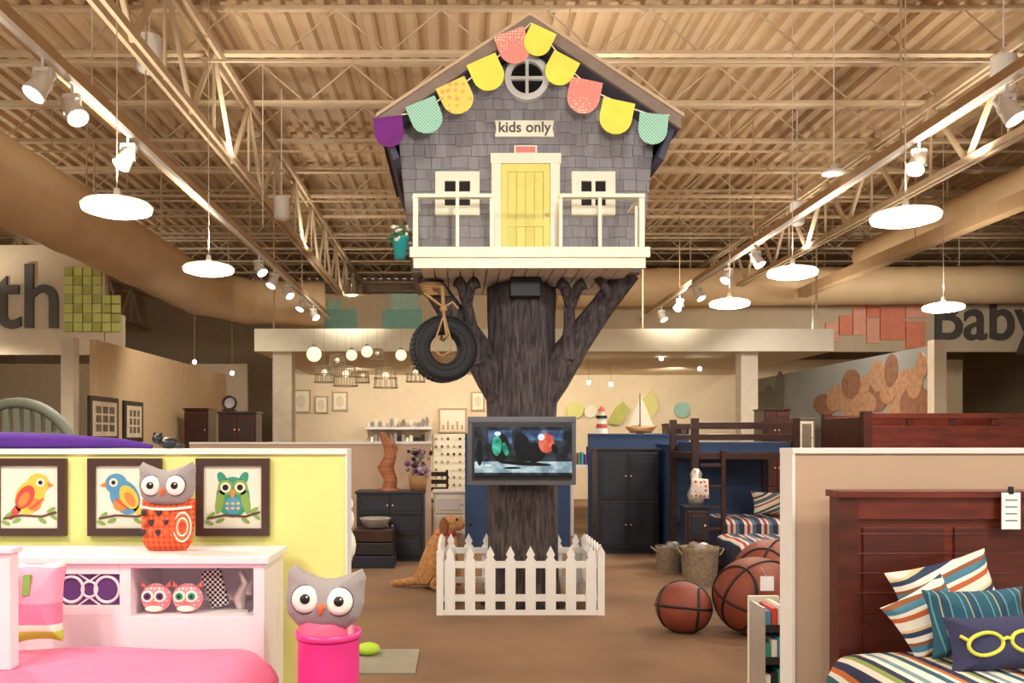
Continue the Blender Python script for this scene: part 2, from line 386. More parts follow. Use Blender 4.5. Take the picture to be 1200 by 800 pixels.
for sgn in(-1,1):
    xe=c+sgn*HS; ze=roofz(xe); t=.07
    m.prism([(c,SPK),(xe,ze),(xe,ze-t*1.2),(c,SPK-t*1.2)],7.37,9.5,ROOFT)
    m.prism([(c,SPK+.02),(xe+sgn*.015,ze+.02),(xe+sgn*.015,ze-.01),(c,SPK-.01)],7.345,9.5,ROOFW)
    m.prism([(c,SPK+.005),(xe,ze+.005),(xe,ze-.10),(c,SPK-.10)],7.33,7.37,ROOFW)
    m.prism([(c,SPK+.03),(xe+sgn*.02,ze+.03),(xe+sgn*.02,ze),(c,SPK)],7.315,7.345,RIM)
    m.prism([(xe,ze),(xe-sgn*.05,ze),(xe-sgn*.17,ze-.3),(xe-sgn*.12,ze-.33)],7.45,9.5,ROOFT)
wc=(c,WF-.04,Z(92,7.66))
m.lathe([(.145,0),(.145,-.03),(.2,-.03),(.2,.05),(.145,.05)],wc,'Y',WHITE,closed=True,smooth=False)
m.ell(wc[0],wc[2],.15,.15,WF-.02,WIN,n=32); m.box(c-.014,c+.014,WF-.064,WF-.021,wc[2]-.15,wc[2]+.15,WHITE); m.box(c-.15,c+.15,WF-.06,WF-.022,wc[2]-.014,wc[2]+.014,WHITE)
for a,b in((510,562),(670,721)):
    x0,x1=X(a,7.66),X(b,7.66); z0,z1=Z(252,7.66),Z(201,7.66); f=.085
    m.box(x0,x1,WF-.05,WF+.02,z0,z0+f,CREAM);m.box(x0,x1,WF-.05,WF+.02,z1-f,z1,CREAM)
    m.box(x0,x0+f,WF-.05,WF+.02,z0+f,z1-f,CREAM);m.box(x1-f,x1,WF-.05,WF+.02,z0+f,z1-f,CREAM)
    m.box(x0+f,x1-f,WF-.02,WF+.02,z0+f,z1-f,WIN)
    xm,zm=(x0+x1)/2,(z0+z1)/2
    m.box(xm-.016,xm+.016,WF-.047,WF,z0+f,z1-f,CREAM); m.box(x0+f,x1-f,WF-.043,WF,zm-.016,zm+.016,CREAM)
x0,x1=X(576,7.65),X(656,7.65); z1=Z(180,7.65)
m.box(x0,x0+.085,WF-.06,WF+.02,zb,z1-.09,CREAM); m.box(x1-.085,x1,WF-.06,WF+.02,zb,z1-.09,CREAM); m.box(x0-.01,x1+.01,WF-.07,WF+.02,z1-.09,z1,CREAM)
da,db=x0+.085,x1-.085
m.box(da,db,WF-.02,WF+.02,zb,z1-.09,DOORD)
m.box(da+.002,da+.06,WF-.045,WF-.015,zb,z1-.092,DOOR); m.box(db-.06,db-.002,WF-.045,WF-.015,zb,z1-.092,DOOR)
for za,zc in((zb,zb+.09),(zb+.3,zb+.36),(z1-.16,z1-.092)): m.box(da+.06,db-.06,WF-.044,WF-.015,za,zc,DOOR)
nb=4; ww=(db-da-.12)/nb
for i in range(nb): m.box(da+.06+i*ww+.003,da+.06+(i+1)*ww-.003,WF-.03,WF-.018,zb+.01,z1-.1,DOOR)
m.sph((db-.03,WF-.06,zb+.4),.018,STEEL)
dx0,dx1=X(480,7.15),X(762,7.15); dt=Z(289,7.15); nb=16
m.box(dx0,dx1,7.15,7.19,dt-.085,dt,CREAM); m.box(dx0+.03,dx1-.03,7.19,7.23,dt-.17,dt-.085,CREAM)
m.box(dx0,dx1,7.19,7.75,dt-.03,dt,CREAM)
pw=(dx1-dx0-.16)/nb
for i in range(nb): m.box(dx0+.08+i*pw+.006,dx0+.08+(i+1)*pw-.006,7.235,8.75,dt-.13,dt-.10,WHITE)
m.box(dx0+.08,dx1-.08,7.235,8.75,dt-.10,dt-.04,WHITE)
rt=Z(232,7.2)
for px in(487,536,576,657,703,752):
    x=X(px,7.2); w_=.022 if px in(487,752) else .014; m.box(x-w_,x+w_,7.185,7.225,dt,rt,CREAM)
m.box(X(484,7.2),X(578,7.2),7.17,7.24,rt,rt+.03,CREAM); m.box(X(655,7.2),X(755,7.2),7.17,7.24,rt,rt+.03,CREAM)
for px in(486,753):
    x=X(px,7.2); m.box(x-.025,x+.025,7.24,7.7,rt,rt+.029,CREAM); m.box(x-.012,x+.012,7.45,7.475,dt,rt,CREAM)
m.box(X(663,7.5),X(670,7.5),7.48,7.52,dt,dt+.02,CREAM)
house=grp('treehouse',(c,8.2,3.2)); m.build('house_shell',parent=house)
m=MB(); x0,x1=X(580,7.62),X(650,7.62); z0,z1=Z(158,7.62),Z(139,7.62)
m.prism([(x0,z0),(x1,z0),(x1-.015,(z0+z1)/2),(x1,z1),(x0,z1),(x0+.015,(z0+z1)/2)],WF-.04,WF+.0,CREAM)
sg=grp('kids_only_sign',((x0+x1)/2,WF-.05,(z0+z1)/2)); m.build('board',parent=sg)
text('lettering','kids only',.132,(x0+x1)/2,WF-.042,z0+.04,mat('sign_brown_text',(96,84,78)),sg,.003,'CENTER',off=.002)
m=MB(); CORAL=mat('coral',(236,140,130)); m.box(X(603,7.62),X(630,7.62),WF-.03,WF+.0,Z(178,7.62),Z(168,7.62),CREAM); m.box(X(605,7.62),X(628,7.62),WF-.035,WF-.02,Z(176.5,7.62),Z(169.5,7.62),CORAL)
m.build('door_plaque')
BC={'p':mat('felt_purple',(122,44,132),.9),'a':stripes('fabric_aqua',[((130,204,178),3),((230,244,226),1)],50,'X',45),'o':dots('fabric_peach',(244,222,110),(246,180,110),16),
 'y':mat('fabric_yellow',(244,238,96),.9),'c':dots('fabric_coral',(238,150,138),(250,226,196),40)}
bm_=MB()
flags=[(456,153,'p',-8,34),(499,136,'a',-22,37),(535,113,'o',-25,37),(571,86,'y',-24,37),(602,54,'c',-20,37),(631,48,'y',25,32),(657,81,'y',28,34),(684,112,'c',12,38),(722,136,'y',12,38),(765,150,'a',6,34)]
for i,(px,py,k,ro,w) in enumerate(flags):
    s=w*.0073; yy=7.27-.006*(i%2)
    pts=[(-s/2,s/2),(-s/2,-.02)]
    for a in range(0,181,15):
        an=math.radians(180+a); pts.append((s/2*math.cos(an),-.02+ s*.5*math.sin(an)))
    pts+=[(s/2,s/2)]
    bm_.M=RT((X(px,7.27),yy,Z(py,7.27)),ry=ro,rx=-3)
    bm_.prism(pts,-.003,.003,BC[k])
bm_.M=Matrix.Identity(4)
sp=[(438,140),(456,136),(480,132),(512,118),(550,92),(588,62),(612,36),(622,26),(645,50),(672,84),(700,108),(740,126),(765,134),(785,134)]
bm_.tube([(X(a,7.27),7.285,Z(b,7.27)) for a,b in sp],.006,CREAM,seg=6)
bm_.build('bunting_banner')
m=MB(); x=X(469,7.5); TEAL=mat('teal_pot',(50,170,175),.4); LEAF=mat('leaf_green',(80,110,60),.7)
m.lathe([(0,-.1),(.05,-.1),(.075,.08),(.08,.08),(.08,.09),(.06,.09),(0,.07)],(x,7.5,Z(290,7.5)),'Z',TEAL)
m.bar((x,7.5,Z(294,7.5)),(dx0+.02,7.5,Z(294,7.5)),.012,BLACKP)
for i in range(70):
    a=random.random()*6.28; r=random.random()*.11; zz=Z(284,7.5)+random.uniform(0,.15)
    m.sph((x+r*math.cos(a),7.5+r*math.sin(a),zz),(random.uniform(.01,.03),random.uniform(.01,.025),random.uniform(.008,.02)),random.choice([LEAF,LEAF,LEAF,WHITE,CREAM]),8)
m.build('potted_flowers')
# ================================================================ TREE
def barkmat():
    m_,nt,b=base('tree_bark',.9)
    tc=nt.nodes.new('ShaderNodeTexCoord'); mp=nt.nodes.new('ShaderNodeMapping'); mp.inputs['Scale'].default_value=(12,12,1.8)
    nt.links.new(tc.outputs['Object'],mp.inputs['Vector'])
    n=nt.nodes.new('ShaderNodeTexNoise'); n.inputs['Scale'].default_value=2.6; n.inputs['Detail'].default_value=8; n.inputs['Distortion'].default_value=.8
    nt.links.new(mp.outputs['Vector'],n.inputs['Vector'])
    r=nt.nodes.new('ShaderNodeValToRGB'); r.color_ramp.elements[0].position=.36; r.color_ramp.elements[1].position=.7
    r.color_ramp.elements[0].color=lin((46,39,40)); r.color_ramp.elements[1].color=lin((96,85,85))
    nt.links.new(n.outputs['Fac'],r.inputs['Fac']); nt.links.new(r.outputs['Color'],b.inputs['Base Color'])
    bp=nt.nodes.new('ShaderNodeBump'); bp.inputs['Strength'].default_value=.8; bp.inputs['Distance'].default_value=.02
    nt.links.new(n.outputs['Fac'],bp.inputs['Height']); nt.links.new(bp.outputs['Normal'],b.inputs['Normal'])
    return m_
BARK=barkmat()
def limb(m,pts,rad,seg=44,sub=6):
    P=[];R=[]
    V=[Vector(p) for p in pts]
    for i in range(len(V)-1):
        p0=V[max(i-1,0)];p1=V[i];p2=V[i+1];p3=V[min(i+2,len(V)-1)]
        for k in range(sub):
            t=k/sub
            P.append(.5*((2*p1)+(-p0+p2)*t+(2*p0-5*p1+4*p2-p3)*t*t+(-p0+3*p1-3*p2+p3)*t**3)); R.append(rad[i]+(rad[i+1]-rad[i])*t)
    P.append(V[-1]);R.append(rad[-1])
    ph=[random.random()*6.28 for _ in range(5)]
    def rf(i,k):
        a=2*math.pi*k/seg
        return 1+.03*math.sin(7*a+ph[0]+i*.12)+.025*math.sin(13*a+ph[1]-i*.1)+.02*math.sin(19*a+ph[2]+math.sin(i*.5))+.015*math.sin(3*a+i*.3)
    m.tube(P,R,BARK,seg=seg,rf=rf)
m=MB(); ty=8.22
limb(m,[(.63,ty,0),(.63,ty,.25),(.62,ty,.9),(.61,ty,1.5),(.61,ty,2.1),(.60,ty,2.6),(.60,ty,3.03)],[.40,.345,.325,.32,.33,.315,.32],60,7)
B=8.15
def bp(px,py,d): return (X(px,d),d,Z(py,d))
limb(m,[bp(600,484,B),bp(578,442,B),bp(553,402,B-.03),bp(527,364,B-.1),bp(499,322,B-.2)],[.15,.17,.14,.115,.095],30)
limb(m,[bp(624,484,B),bp(648,442,B),bp(674,402,B-.03),bp(705,360,B-.1),bp(738,318,B-.2)],[.15,.17,.14,.115,.105],30)
limb(m,[bp(562,425,B-.1),bp(553,385,B-.15),bp(547,355,B-.2),bp(545,345,B-.2)],[.09,.06,.05,.05],20)
limb(m,[bp(664,420,B-.1),bp(667,385,B-.15),bp(667,355,B-.2),bp(670,345,B-.2)],[.09,.055,.05,.05],20)
limb(m,[bp(700,365,B-.1),bp(712,345,B-.25),bp(700,325,B-.3)],[.06,.04,.04],20)
for px,py in((541,335),(552,336),(662,337),(677,338)):
    limb(m,[bp(547 if px<600 else 669,358,B-.22),bp(px,py,B-.3),bp(px+(-6 if px in(541,662) else 8),py-6,B-.33)],[.05,.05,.06],14,4)
m.build('tree')
m=MB(); m.box(X(597,7.86),X(633,7.86),7.78,7.9,Z(349,7.86),Z(326,7.86),BLACK); m.build('speaker_box',.01)
# ================================================================ TV
m=MB(); d=7.72; x0,x1,z0,z1=X(548,d),X(675,d),Z(568,d),Z(488,d)
BZ=mat('tv_bezel',(96,96,104),.35)
m.box(x0,x1,d,d+.09,z0,z1,BZ); m.box(x0+.04,x1-.04,d-.012,d,z0+.045,z1-.06,BLACKP)
m.box(x0+.02,x1-.02,d-.02,d,z1-.05,z1-.02,BZ)
m.box(.5,.72,d+.08,7.9,1.3,1.55,BLACKP)
def em(name,col,s,col2=None):
    q,nt,b=base(name,.2); b.inputs['Base Color'].default_value=(0,0,0,1); b.inputs['Emission Color'].default_value=lin(col); b.inputs['Emission Strength'].default_value=s
    if col2:
        tc=nt.nodes.new('ShaderNodeTexCoord'); n=nt.nodes.new('ShaderNodeTexNoise'); n.inputs['Scale'].default_value=9; n.inputs['Detail'].default_value=6; nt.links.new(tc.outputs['Object'],n.inputs['Vector'])
        r=nt.nodes.new('ShaderNodeValToRGB'); r.color_ramp.elements[0].position=.42; r.color_ramp.elements[1].position=.62; r.color_ramp.elements[0].color=lin(col); r.color_ramp.elements[1].color=lin(col2)
        nt.links.new(n.outputs['Fac'],r.inputs['Fac']); nt.links.new(r.outputs['Color'],b.inputs['Emission Color'])
    return q
S0=em('screen_dark',(12,14,20),1,(60,66,76)); S1=em('screen_floor',(120,150,160),1.0,(206,224,226)); S2=em('screen_teal',(20,120,100),1,(90,220,180)); S3=em('screen_red',(190,40,36),1,(240,120,90)); S4=em('screen_white',(230,240,245),1); S5=em('screen_black',(4,5,8),1);S6=em('screen_blue',(40,60,100),1,(100,130,170))
yy=d-.013
sx0,sx1,sz0,sz1=X(556,d),X(670,d),Z(560,d),Z(500,d)
m.box(sx0,sx1,yy-.001,yy,sz0,sz1,S0)
m.box(sx0,sx1,yy-.002,yy-.001,sz0+.05,sz0+.15,S1); m.box(sx0,sx1,yy-.002,yy-.001,sz0,sz0+.03,S5)
def e2(px,py,rx,rz,mm,k,rot=0): m.ell(X(px,d),Z(py,d),rx,rz,yy-.0015-.0012*k,mm,rot,th=.001)
m.box(X(572,d),X(600,d),yy-.003,yy-.002,Z(520,d),Z(504,d),S6); m.box(X(612,d),X(660,d),yy-.003,yy-.002,Z(516,d),Z(504,d),S6)
e2(586,524,.085,.13,S5,2); e2(582,522,.045,.09,S2,3); e2(592,526,.025,.06,S2,4,15); e2(583,508,.03,.02,S4,5)
e2(612,524,.075,.13,S5,2,10); e2(626,530,.1,.09,S5,3); e2(640,519,.07,.09,S3,4); e2(634,512,.03,.03,S4,5); e2(650,526,.03,.05,S5,5,20); e2(562,530,.03,.12,S5,2)
e2(615,543,.24,.018,S5,5,-3); e2(572,545,.03,.01,S4,4); e2(600,548,.08,.01,S5,5)
m.build('television')
# ================================================================ TIRE SWING
RUB=mat('tire_rubber',(28,28,30),.7,bump=.3,bscale=80); ROPE=stripes('rope',[((206,164,112),1),((150,112,70),1)],60,'Z',30)
m=MB(); tc_=(X(520,7.6),7.6,Z(409,7.6)); m.M=RT(tc_,rz=14)
prof=[]
for i in range(28):
    a=2*math.pi*i/28; ca,sa=math.cos(a),math.sin(a)
    r=.21+.08*(abs(ca)**.6)*(1 if ca>0 else -1); h=.095*(abs(sa)**.6)*(1 if sa>0 else -1); prof.append((r,h))
m.lathe(prof,(0,0,0),'Y',RUB,56,True)
for k in range(40):
    a=2*math.pi*k/40
    for h in(-.062,-.02,.022,.064):
        M0=m.M; m.M=M0@Matrix.Rotation(-a,4,'Y'); m.box(.283,.297,h-.016,h+.016,-.017,.017,RUB); m.M=M0
for r in(.19,.25): m.torus((0,-.096,0),r,.006,'Y',RUB,40,6)
m.M=Matrix.Identity(4)
m2=MB()
tx,tz=tc_[0],tc_[2]
br=bp(506,338,7.95)
m2.tube([br,(br[0]+.02,7.8,br[2]-.02),(tx-.01,7.6,tz+.55),(tx,7.6,tz+.31)],.017,ROPE,10)
m2.tube([(tx,7.6,tz+.34),(tx+.01,7.47,tz+.24),(tx+.03,7.47,tz+.1),(tx,7.6,tz+.08),(tx-.03,7.73,tz+.1),(tx,7.72,tz+.25),(tx,7.6,tz+.34)],.013,ROPE,10)
m2.tube([(tx,7.49,tz+.28),(tx-.06,7.47,tz+.1),(tx-.08,7.48,tz-.02),(tx-.02,7.5,tz-.07),(tx+.06,7.49,tz-.03),(tx+.06,7.47,tz+.08),(tx+.01,7.49,tz+.28)],.008,ROPE,10)
m2.sph((tx,7.6,tz+.36),.035,ROPE); m2.tube([(tx-.17,7.62,tz+.5),(tx-.08,7.6,tz+.43),(tx,7.6,tz+.37),(tx+.08,7.6,tz+.42),(tx+.13,7.6,tz+.36)],.012,ROPE,8)
for k in range(5): m2.torus((br[0]+.012*k,7.95,br[2]-.024*k+.03),.108,.014,'Z',ROPE,24,8)
sw=grp('tire_swing',tc_); m.build('tire',parent=sw); m2.build('rope',parent=sw)
# ================================================================ PICKET FENCE
FW=mat('fence_white',(242,241,240),.45,var=.02)
m=MB(); fx0,fx1,fy0,fy1=-.165,1.285,7.69,8.69
def picket(u,h,w,M):
    m.M=M; pts=[(u-w/2,.04),(u+w/2,.04),(u+w/2,h-.13),(u+w/2-.02,h-.105),(u+w/2-.008,h-.075),(u,h),(u-w/2+.008,h-.075),(u-w/2+.02,h-.105),(u-w/2,h-.13)]
    m.prism(pts,-.01,.01,FW); m.M=Matrix.Identity(4)
n=8
for i in range(n):
    u=fx0+.09+i*(fx1-fx0-.18)/(n-1); picket(u,.62,.092,Matrix.Translation((0,fy0-.011,0))); picket(u,.62,.092,Matrix.Translation((0,fy1+.011,0)))
for i in range(6):
    u=fy0+.12+i*.155
    for xx in(fx0-.011,fx1+.011): picket(0,.62,.092,RT((xx,u,0),rz=90))
for z0 in(.12,.42):
    for yy in(fy0,fy1-.03): m.box(fx0+.0,fx1-.0,yy,yy+.03,z0,z0+.06,FW)
    for xx in(fx0,fx1-.03): m.box(xx,xx+.03,fy0+.03,fy1-.03,z0+.001,z0+.059,FW)
m.box(fx0,fx1,fy0-.02,fy0,0,.045,FW)
for xx in(fx0,fx1):
    for yy in(fy0,fy1):
        m.box(xx-.03,xx+.03,yy-.03,yy+.03,0,.56,FW); m.prism([(xx-.035,.56),(xx+.035,.56),(xx,.62)],yy-.035,yy+.035,FW)
m.build('picket_fence')
# ================================================================ PLUSH DOG
def skin(name,nodes,edges,mt,loc,rz=0,sc=1,sub=2):
    me=bpy.data.meshes.new(name); M=RT((0,0,0),rz=rz,sc=sc)
    me.from_pydata([tuple(M@Vector(p)) for p,r in nodes],edges,[]); o=bpy.data.objects.new(name,me); o.location=loc; scn.collection.objects.link(o)
    sk=o.modifiers.new('skin','SKIN'); sk.use_smooth_shade=True
    for i,(p,r) in enumerate(nodes):
        me.skin_vertices[0].data[i].radius=(r*sc,r*sc)
    me.skin_vertices[0].data[0].use_root=True
    o.modifiers.new('sub','SUBSURF').levels=sub; o.modifiers['sub'].render_levels=sub
    me.materials.append(mt); return o
FUR=mat('plush_golden_fur',(190,136,90),.95,var=.3,scale=25,bump=1,bscale=90)
nodes=[((-.08,0,.18),.17),((-.03,0,.34),.16),((.04,0,.48),.145),((.08,0,.60),.11),((.11,0,.70),.115),((.20,0,.70),.085),((.29,0,.675),.055),
 ((.12,.09,.38),.065),((.16,.1,.2),.05),((.16,.1,.06),.045),((.22,.1,.04),.042),
 ((.12,-.09,.38),.065),((.16,-.1,.2),.05),((.16,-.1,.06),.045),((.22,-.1,.04),.042),
 ((-.04,.12,.15),.1),((.08,.16,.16),.08),((-.02,.17,.05),.05),((.12,.17,.04),.042),
 ((-.04,-.12,.15),.1),((.08,-.16,.16),.08),((-.02,-.17,.05),.05),((.12,-.17,.04),.042),
 ((-.24,0,.08),.055),((-.40,-.02,.05),.045),((-.54,-.05,.04),.03)]
edges=[(0,1),(1,2),(2,3),(3,4),(4,5),(5,6),(2,7),(7,8),(8,9),(9,10),(2,11),(11,12),(12,13),(13,14),(0,15),(15,16),(16,17),(17,18),(0,19),(19,20),(20,21),(21,22),(0,23),(23,24),(24,25)]
dl=(-.20,9.0,0)
dog=grp('plush_dog',dl)
o=skin('body',nodes,edges,FUR,dl,rz=-18,sc=1.0); o.parent=dog; o.matrix_parent_inverse=Matrix.Translation(-dog.location)
m=MB(); m.M=RT(dl,rz=-18)
FURD=mat('plush_ear',(140,90,54),.95,bump=.8,bscale=90)
for s in(-1,1):
    m.sph((.09,s*.118,.67),(.05,.024,.1),FURD); m.sph((.215,s*.062,.745),.016,BLACK,10)
m.sph((.345,0,.695),(.025,.03,.022),BLACK,10); m.torus((.075,0,.585),.115,.014,'Z',mat('red_collar',(180,40,40)),24,8); m.build('ears_and_face',parent=dog)
# ================================================================ LEFT FOREGROUND
YG=mat('partition_lime',(232,230,146),.8,var=.02); TAN=mat('partition_tan',(200,172,148),.8,var=.02)
m=MB(); m.box(-3.4,-.528,4.0,4.14,0,1.52,YG); m.box(-3.4,-.52,3.985,4.155,1.52,1.545,WHITE); m.box(-.528,-.52,3.99,4.15,0,1.52,WHITE); m.build('wall_partition_left')
m=MB(); m.box(1.655,3.9,4.2,4.34,0,1.52,TAN); m.box(1.64,3.9,4.185,4.355,1.52,1.545,WHITE); m.box(1.64,1.655,4.19,4.35,0,1.52,WHITE); m.build('wall_partition_right')
PAPER=mat('art_paper',(230,226,210),.8,var=.03); FR2=mat('espresso_frame',(66,42,34),.4)
BR=mat('art_branch',(96,62,44),.8); cY=mat('art_yellow',(232,190,70)); cR=mat('art_red',(200,72,60)); cB=mat('art_blue',(80,146,186)); cT=mat('art_teal',(50,146,120)); cO=mat('art_orange',(226,130,64)); cG=mat('art_green',(130,164,80)); cP=mat('art_purple',(110,60,130))
def frame(px0,px1,kind):
    d=3.97; x0,x1,z0,z1=X(px0,d),X(px1,d),Z(628,d),Z(537,d); m=MB(); f=.035
    m.box(x0,x1,d,d+.028,z0,z0+f,FR2);m.box(x0,x1,d,d+.028,z1-f,z1,FR2);m.box(x0,x0+f,d,d+.028,z0+f,z1-f,FR2);m.box(x1-f,x1,d,d+.028,z0+f,z1-f,FR2)
    m.box(x0+f,x1-f,d+.015,d+.028,z0+f,z1-f,PAPER)
    cx,cz=(x0+x1)/2,(z0+z1)/2; y=d+.0148
    def E(u,v,a,b,mm,k,rot=0): m.ell(cx+u,cz+v,a,b,y-.001*k,mm,rot,th=.0008)
    m.tube([(cx-.12,y-.004,cz-.10),(cx-.04,y-.004,cz-.085),(cx+.06,y-.004,cz-.09),(cx+.125,y-.004,cz-.07)],.005,BR,6)
    for u,v,r in((-.1,-.085,40),(.1,-.06,30),(.06,-.11,-30),(-.06,-.11,20),(-.11,-.12,-20),(.11,-.09,-40)): E(u,v,.022,.009,cG,3,r)
    if kind=='owl':
        E(0,-.0,.078,.095,cT,1); E(-.05,.085,.02,.035,cT,1,25); E(.05,.085,.02,.035,cT,1,-25)
        for s in(-1,1):
            E(s*.034,.045,.036,.036,cG,2); E(s*.034,.045,.024,.024,PAPER,3); E(s*.034,.045,.014,.014,BLACK,4); E(s*.06,-.02,.02,.06,cG,2,s*12)
        E(0,.015,.01,.018,cO,5); E(0,-.04,.04,.04,cB,2)
        for i in range(6): E(-.025+.025*(i%3),-.03-.022*(i//3),.008,.006,cY,3)
    else:
        b1,b2,b3=(cY,cR,cO) if kind=='y' else (cB,cY,cO)
        E(0.0,0,.084,.066,b1,1,60 if kind=='y' else -60); s=1 if kind=='y' else -1
        E(s*.04,.062,.052,.048,b1,2); E(-s*.065,-.065,.05,.018,b2,1,s*52)
        E(-s*.02,.0,.06,.038,b2,3,s*58); E(-s*.025,-.01,.038,.02,b3,4,s*58); E(s*.02,-.035,.034,.03,b3,2)
        E(s*.052,.068,.02,.02,PAPER,4); E(s*.052,.068,.010,.010,BLACK,5)
        pts=[(cx+s*.085,cz+.072),(cx+s*.085,cz+.046),(cx+s*.115,cz+.054)]; m.prism(pts,y-.006,y-.005,cO)
        for i in range(6): E(.012+.01*s*i,-.05+.008*i,.005,.005,cR,6)
    m.build('framed_bird_print')
frame(-10,76,'y'); frame(102,188,'b'); frame(229,315,'owl')
HBW=mat('furniture_white',(238,232,238),.4,var=.02); PUR=mat('purple_panel',(92,56,120),.6)
m=MB(); y0,y1=3.55,3.93; xr=-.806; xl=-2.6
m.box(xl-.02,xr+.02,y0-.02,y1,1.075,1.102,HBW); m.box(xl,xr,y1-.02,y1,0,1.074,HBW)
m.box(xr-.02,xr,y0+.02,y1-.02,0,1.074,HBW); m.box(xl,xl+.02,y0+.02,y1-.02,0,1.074,HBW)
zs=Z(722,y0); xd=X(153,y0); px1=X(140,y0)
m.box(xl+.02,xr-.02,y0+.02,y1-.02,zs-.025,zs,HBW); m.box(xl,xr-.045,y0,y0+.02,0,zs,HBW)
m.box(xr-.045,xr,y0-.004,y0+.02,0,1.074,HBW); m.box(xd-.02,xd,y0+.02,y1-.02,zs,1.074,HBW)
m.box(xd,xr-.045,y0,y0+.02,1.055,1.074,HBW)
m.box(px1,xd,y0,y0+.02,zs,1.074,HBW)
m.box(xl,px1,y0,y0+.02,1.03,1.074,HBW); m.box(xl,px1,y0,y0+.02,zs,zs+.045,HBW)
m.box(xl,px1,y0+.015,y0+.019,zs+.045,1.03,PUR)
zz=(zs+.045+1.03)/2; hh=(1.03-zs-.045)/2
for k,px in enumerate((124,82,40)):
    xx=X(px,y0); m.M=Matrix.Translation((xx,y0+.012,zz))@Matrix.Diagonal((.95,1,1,1)); m.torus((0,0,0),hh-.012,.0065,'Y',HBW,30,8)
    m.M=Matrix.Translation((xx-.073,y0+.012,zz)); m.torus((0,0,0),.032,.0055,'Y',HBW,24,8); m.M=Matrix.Identity(4)
    for s in(-1,1): m.bar((xx-.045-.073,y0+.012,zz+s*hh),(xx-.073,y0+.012,zz+s*.034),.005,HBW); m.bar((xx+.045-.073,y0+.012,zz+s*hh),(xx-.073,y0+.012,zz+s*.034),.005,HBW)
m.build('bookcase_headboard',.002)
PINK=mat('pink_blanket',(232,126,166),.9,var=.03,bump=.2,bscale=25)
m=MB()
def bedblock(m,x0,x1,y0,y1,z0,z1,mt,r=.1,n=14):
    prof=[(x0,z0)]
    for k in range(7):
        a=math.pi-math.pi/2*k/6; prof.append((x0+r+r*math.cos(a),z1-r+r*math.sin(a)))
    for k in range(1,12): prof.append((x0+r+(x1-x0-2*r)*k/12,z1+.006*math.sin(k*1.1)))
    for k in range(7):
        a=math.pi/2-math.pi/2*k/6; prof.append((x1-r+r*math.cos(a),z1-r+r*math.sin(a)))
    prof.append((x1,z0)); vs=[];ny=14
    for j in range(ny+1):
        y=y0+(y1-y0)*j/ny; e=min(j,ny-j); dz=[-r*.6,-r*.15,0][min(e,2)]
        for a,b in prof: vs.append((a+(.012*math.sin(j*1.7) if a in(x0,x1) else 0),y,b+dz*(1 if b>z0+.01 else 0)+.006*math.sin(j*.9+a*3)))
    n_=len(prof)
    m.add(vs,[(j*n_+i,j*n_+i+1,(j+1)*n_+i+1,(j+1)*n_+i) for j in range(ny) for i in range(n_-1)],mt,True)
    m.add(vs,[list(range(n_))[::-1],[ny*n_+i for i in range(n_)]],mt)
bedblock(m,-2.35,-.73,1.5,3.5,.12,.785,PINK,.13)
for xx in(-2.2,-.9):
    for yy in(1.6,3.3): m.box(xx-.03,xx+.03,yy-.03,yy+.03,0,.14,HBW)
m.build('pink_bed')
m=MB(); x1=X(12,3.0); m.box(x1-.06,x1,3.0,3.06,.78,1.19,HBW); m.box(x1-.08,x1+.01,2.99,3.07,1.19,1.21,HBW); m.box(x1-.5,x1-.06,3.01,3.05,1.05,1.15,HBW);m.box(x1-.5,x1-.06,3.01,3.05,.8,.86,HBW)
m.build('white_bed_rail',.004)
sq=[(-.5,-.5),(-.25,-.46),(0,-.45),(.25,-.46),(.5,-.5),(.46,-.25),(.45,0),(.46,.25),(.5,.5),(.25,.46),(0,.45),(-.25,.46),(-.5,.5),(-.46,.25),(-.45,0),(-.46,-.25)]
def sc(o,a,b): return [(p[0]*a,p[1]*b) for p in o]
PST=stripes('patchwork_pillow',[((240,160,190),5),((236,232,216),1),((190,208,70),3),((236,232,216),1),((232,126,164),3)],2.9,'Z')
m=MB(); m.M=RT((X(42,3.33),3.36,Z(706,3.33)),rx=-14,ry=-4); m.puff((0,0,0),sc(sq,.2,.32),.06,PST)
m.box(-.04,-.01,-.064,-.05,.02,.1,cG); m.build('patchwork_pillow')
OWG=mat('owl_grey_felt',(160,154,156),.95,var=.05,bump=.3,bscale=150); OWW=mat('owl_white',(246,242,236),.9); OWD=mat('owl_dark',(62,52,58),.9); OWO=mat('owl_orange',(226,108,64),.9)
headO=[(-.5,0),(-.49,.2),(-.5,.38),(-.44,.5),(-.3,.42),(-.12,.34),(0,.32),(.12,.34),(.3,.42),(.44,.5),(.5,.38),(.49,.2),(.5,0),(.45,-.22),(.3,-.38),(0,-.42),(-.3,-.38),(-.45,-.22)]
def owlface(m,w,h,th,beak):
    m.puff((0,0,0),sc(headO,w,h),th,OWG,10)
    er=.17*w
    for s in(-1,1):
        cx=s*.21*w
        m.lathe([(0,-.012),(er*.7,-.010),(er,0),(er,.02)],(cx,-th*.93,.0),'Y',OWW,24)
        m.torus((cx,-th*.93+.004,0),er,.004,'Y',OWD,24,6)
        m.lathe([(0,-.008),(er*.30,-.007),(er*.37,0),(er*.37,.01)],(cx,-th*.93-.012,.0),'Y',BLACK,20)
        m.sph((cx+er*.15,-th*.93-.022,er*.15),.004,OWW,8)  # eye highlight modelled as a small white bead
    m.puff((0,-th*1.05,-.12*h),[(-.055*w,.03*h),(0,.08*h),(.055*w,.03*h),(0,-.12*h)],.02,beak,4)
m=MB(); OPAT=checker('owl_orange_knit',(228,104,58),(200,72,44),60)
d=3.75; cxp=X(197,d)
m.M=RT((cxp,d,1.102+.115),rx=-6)
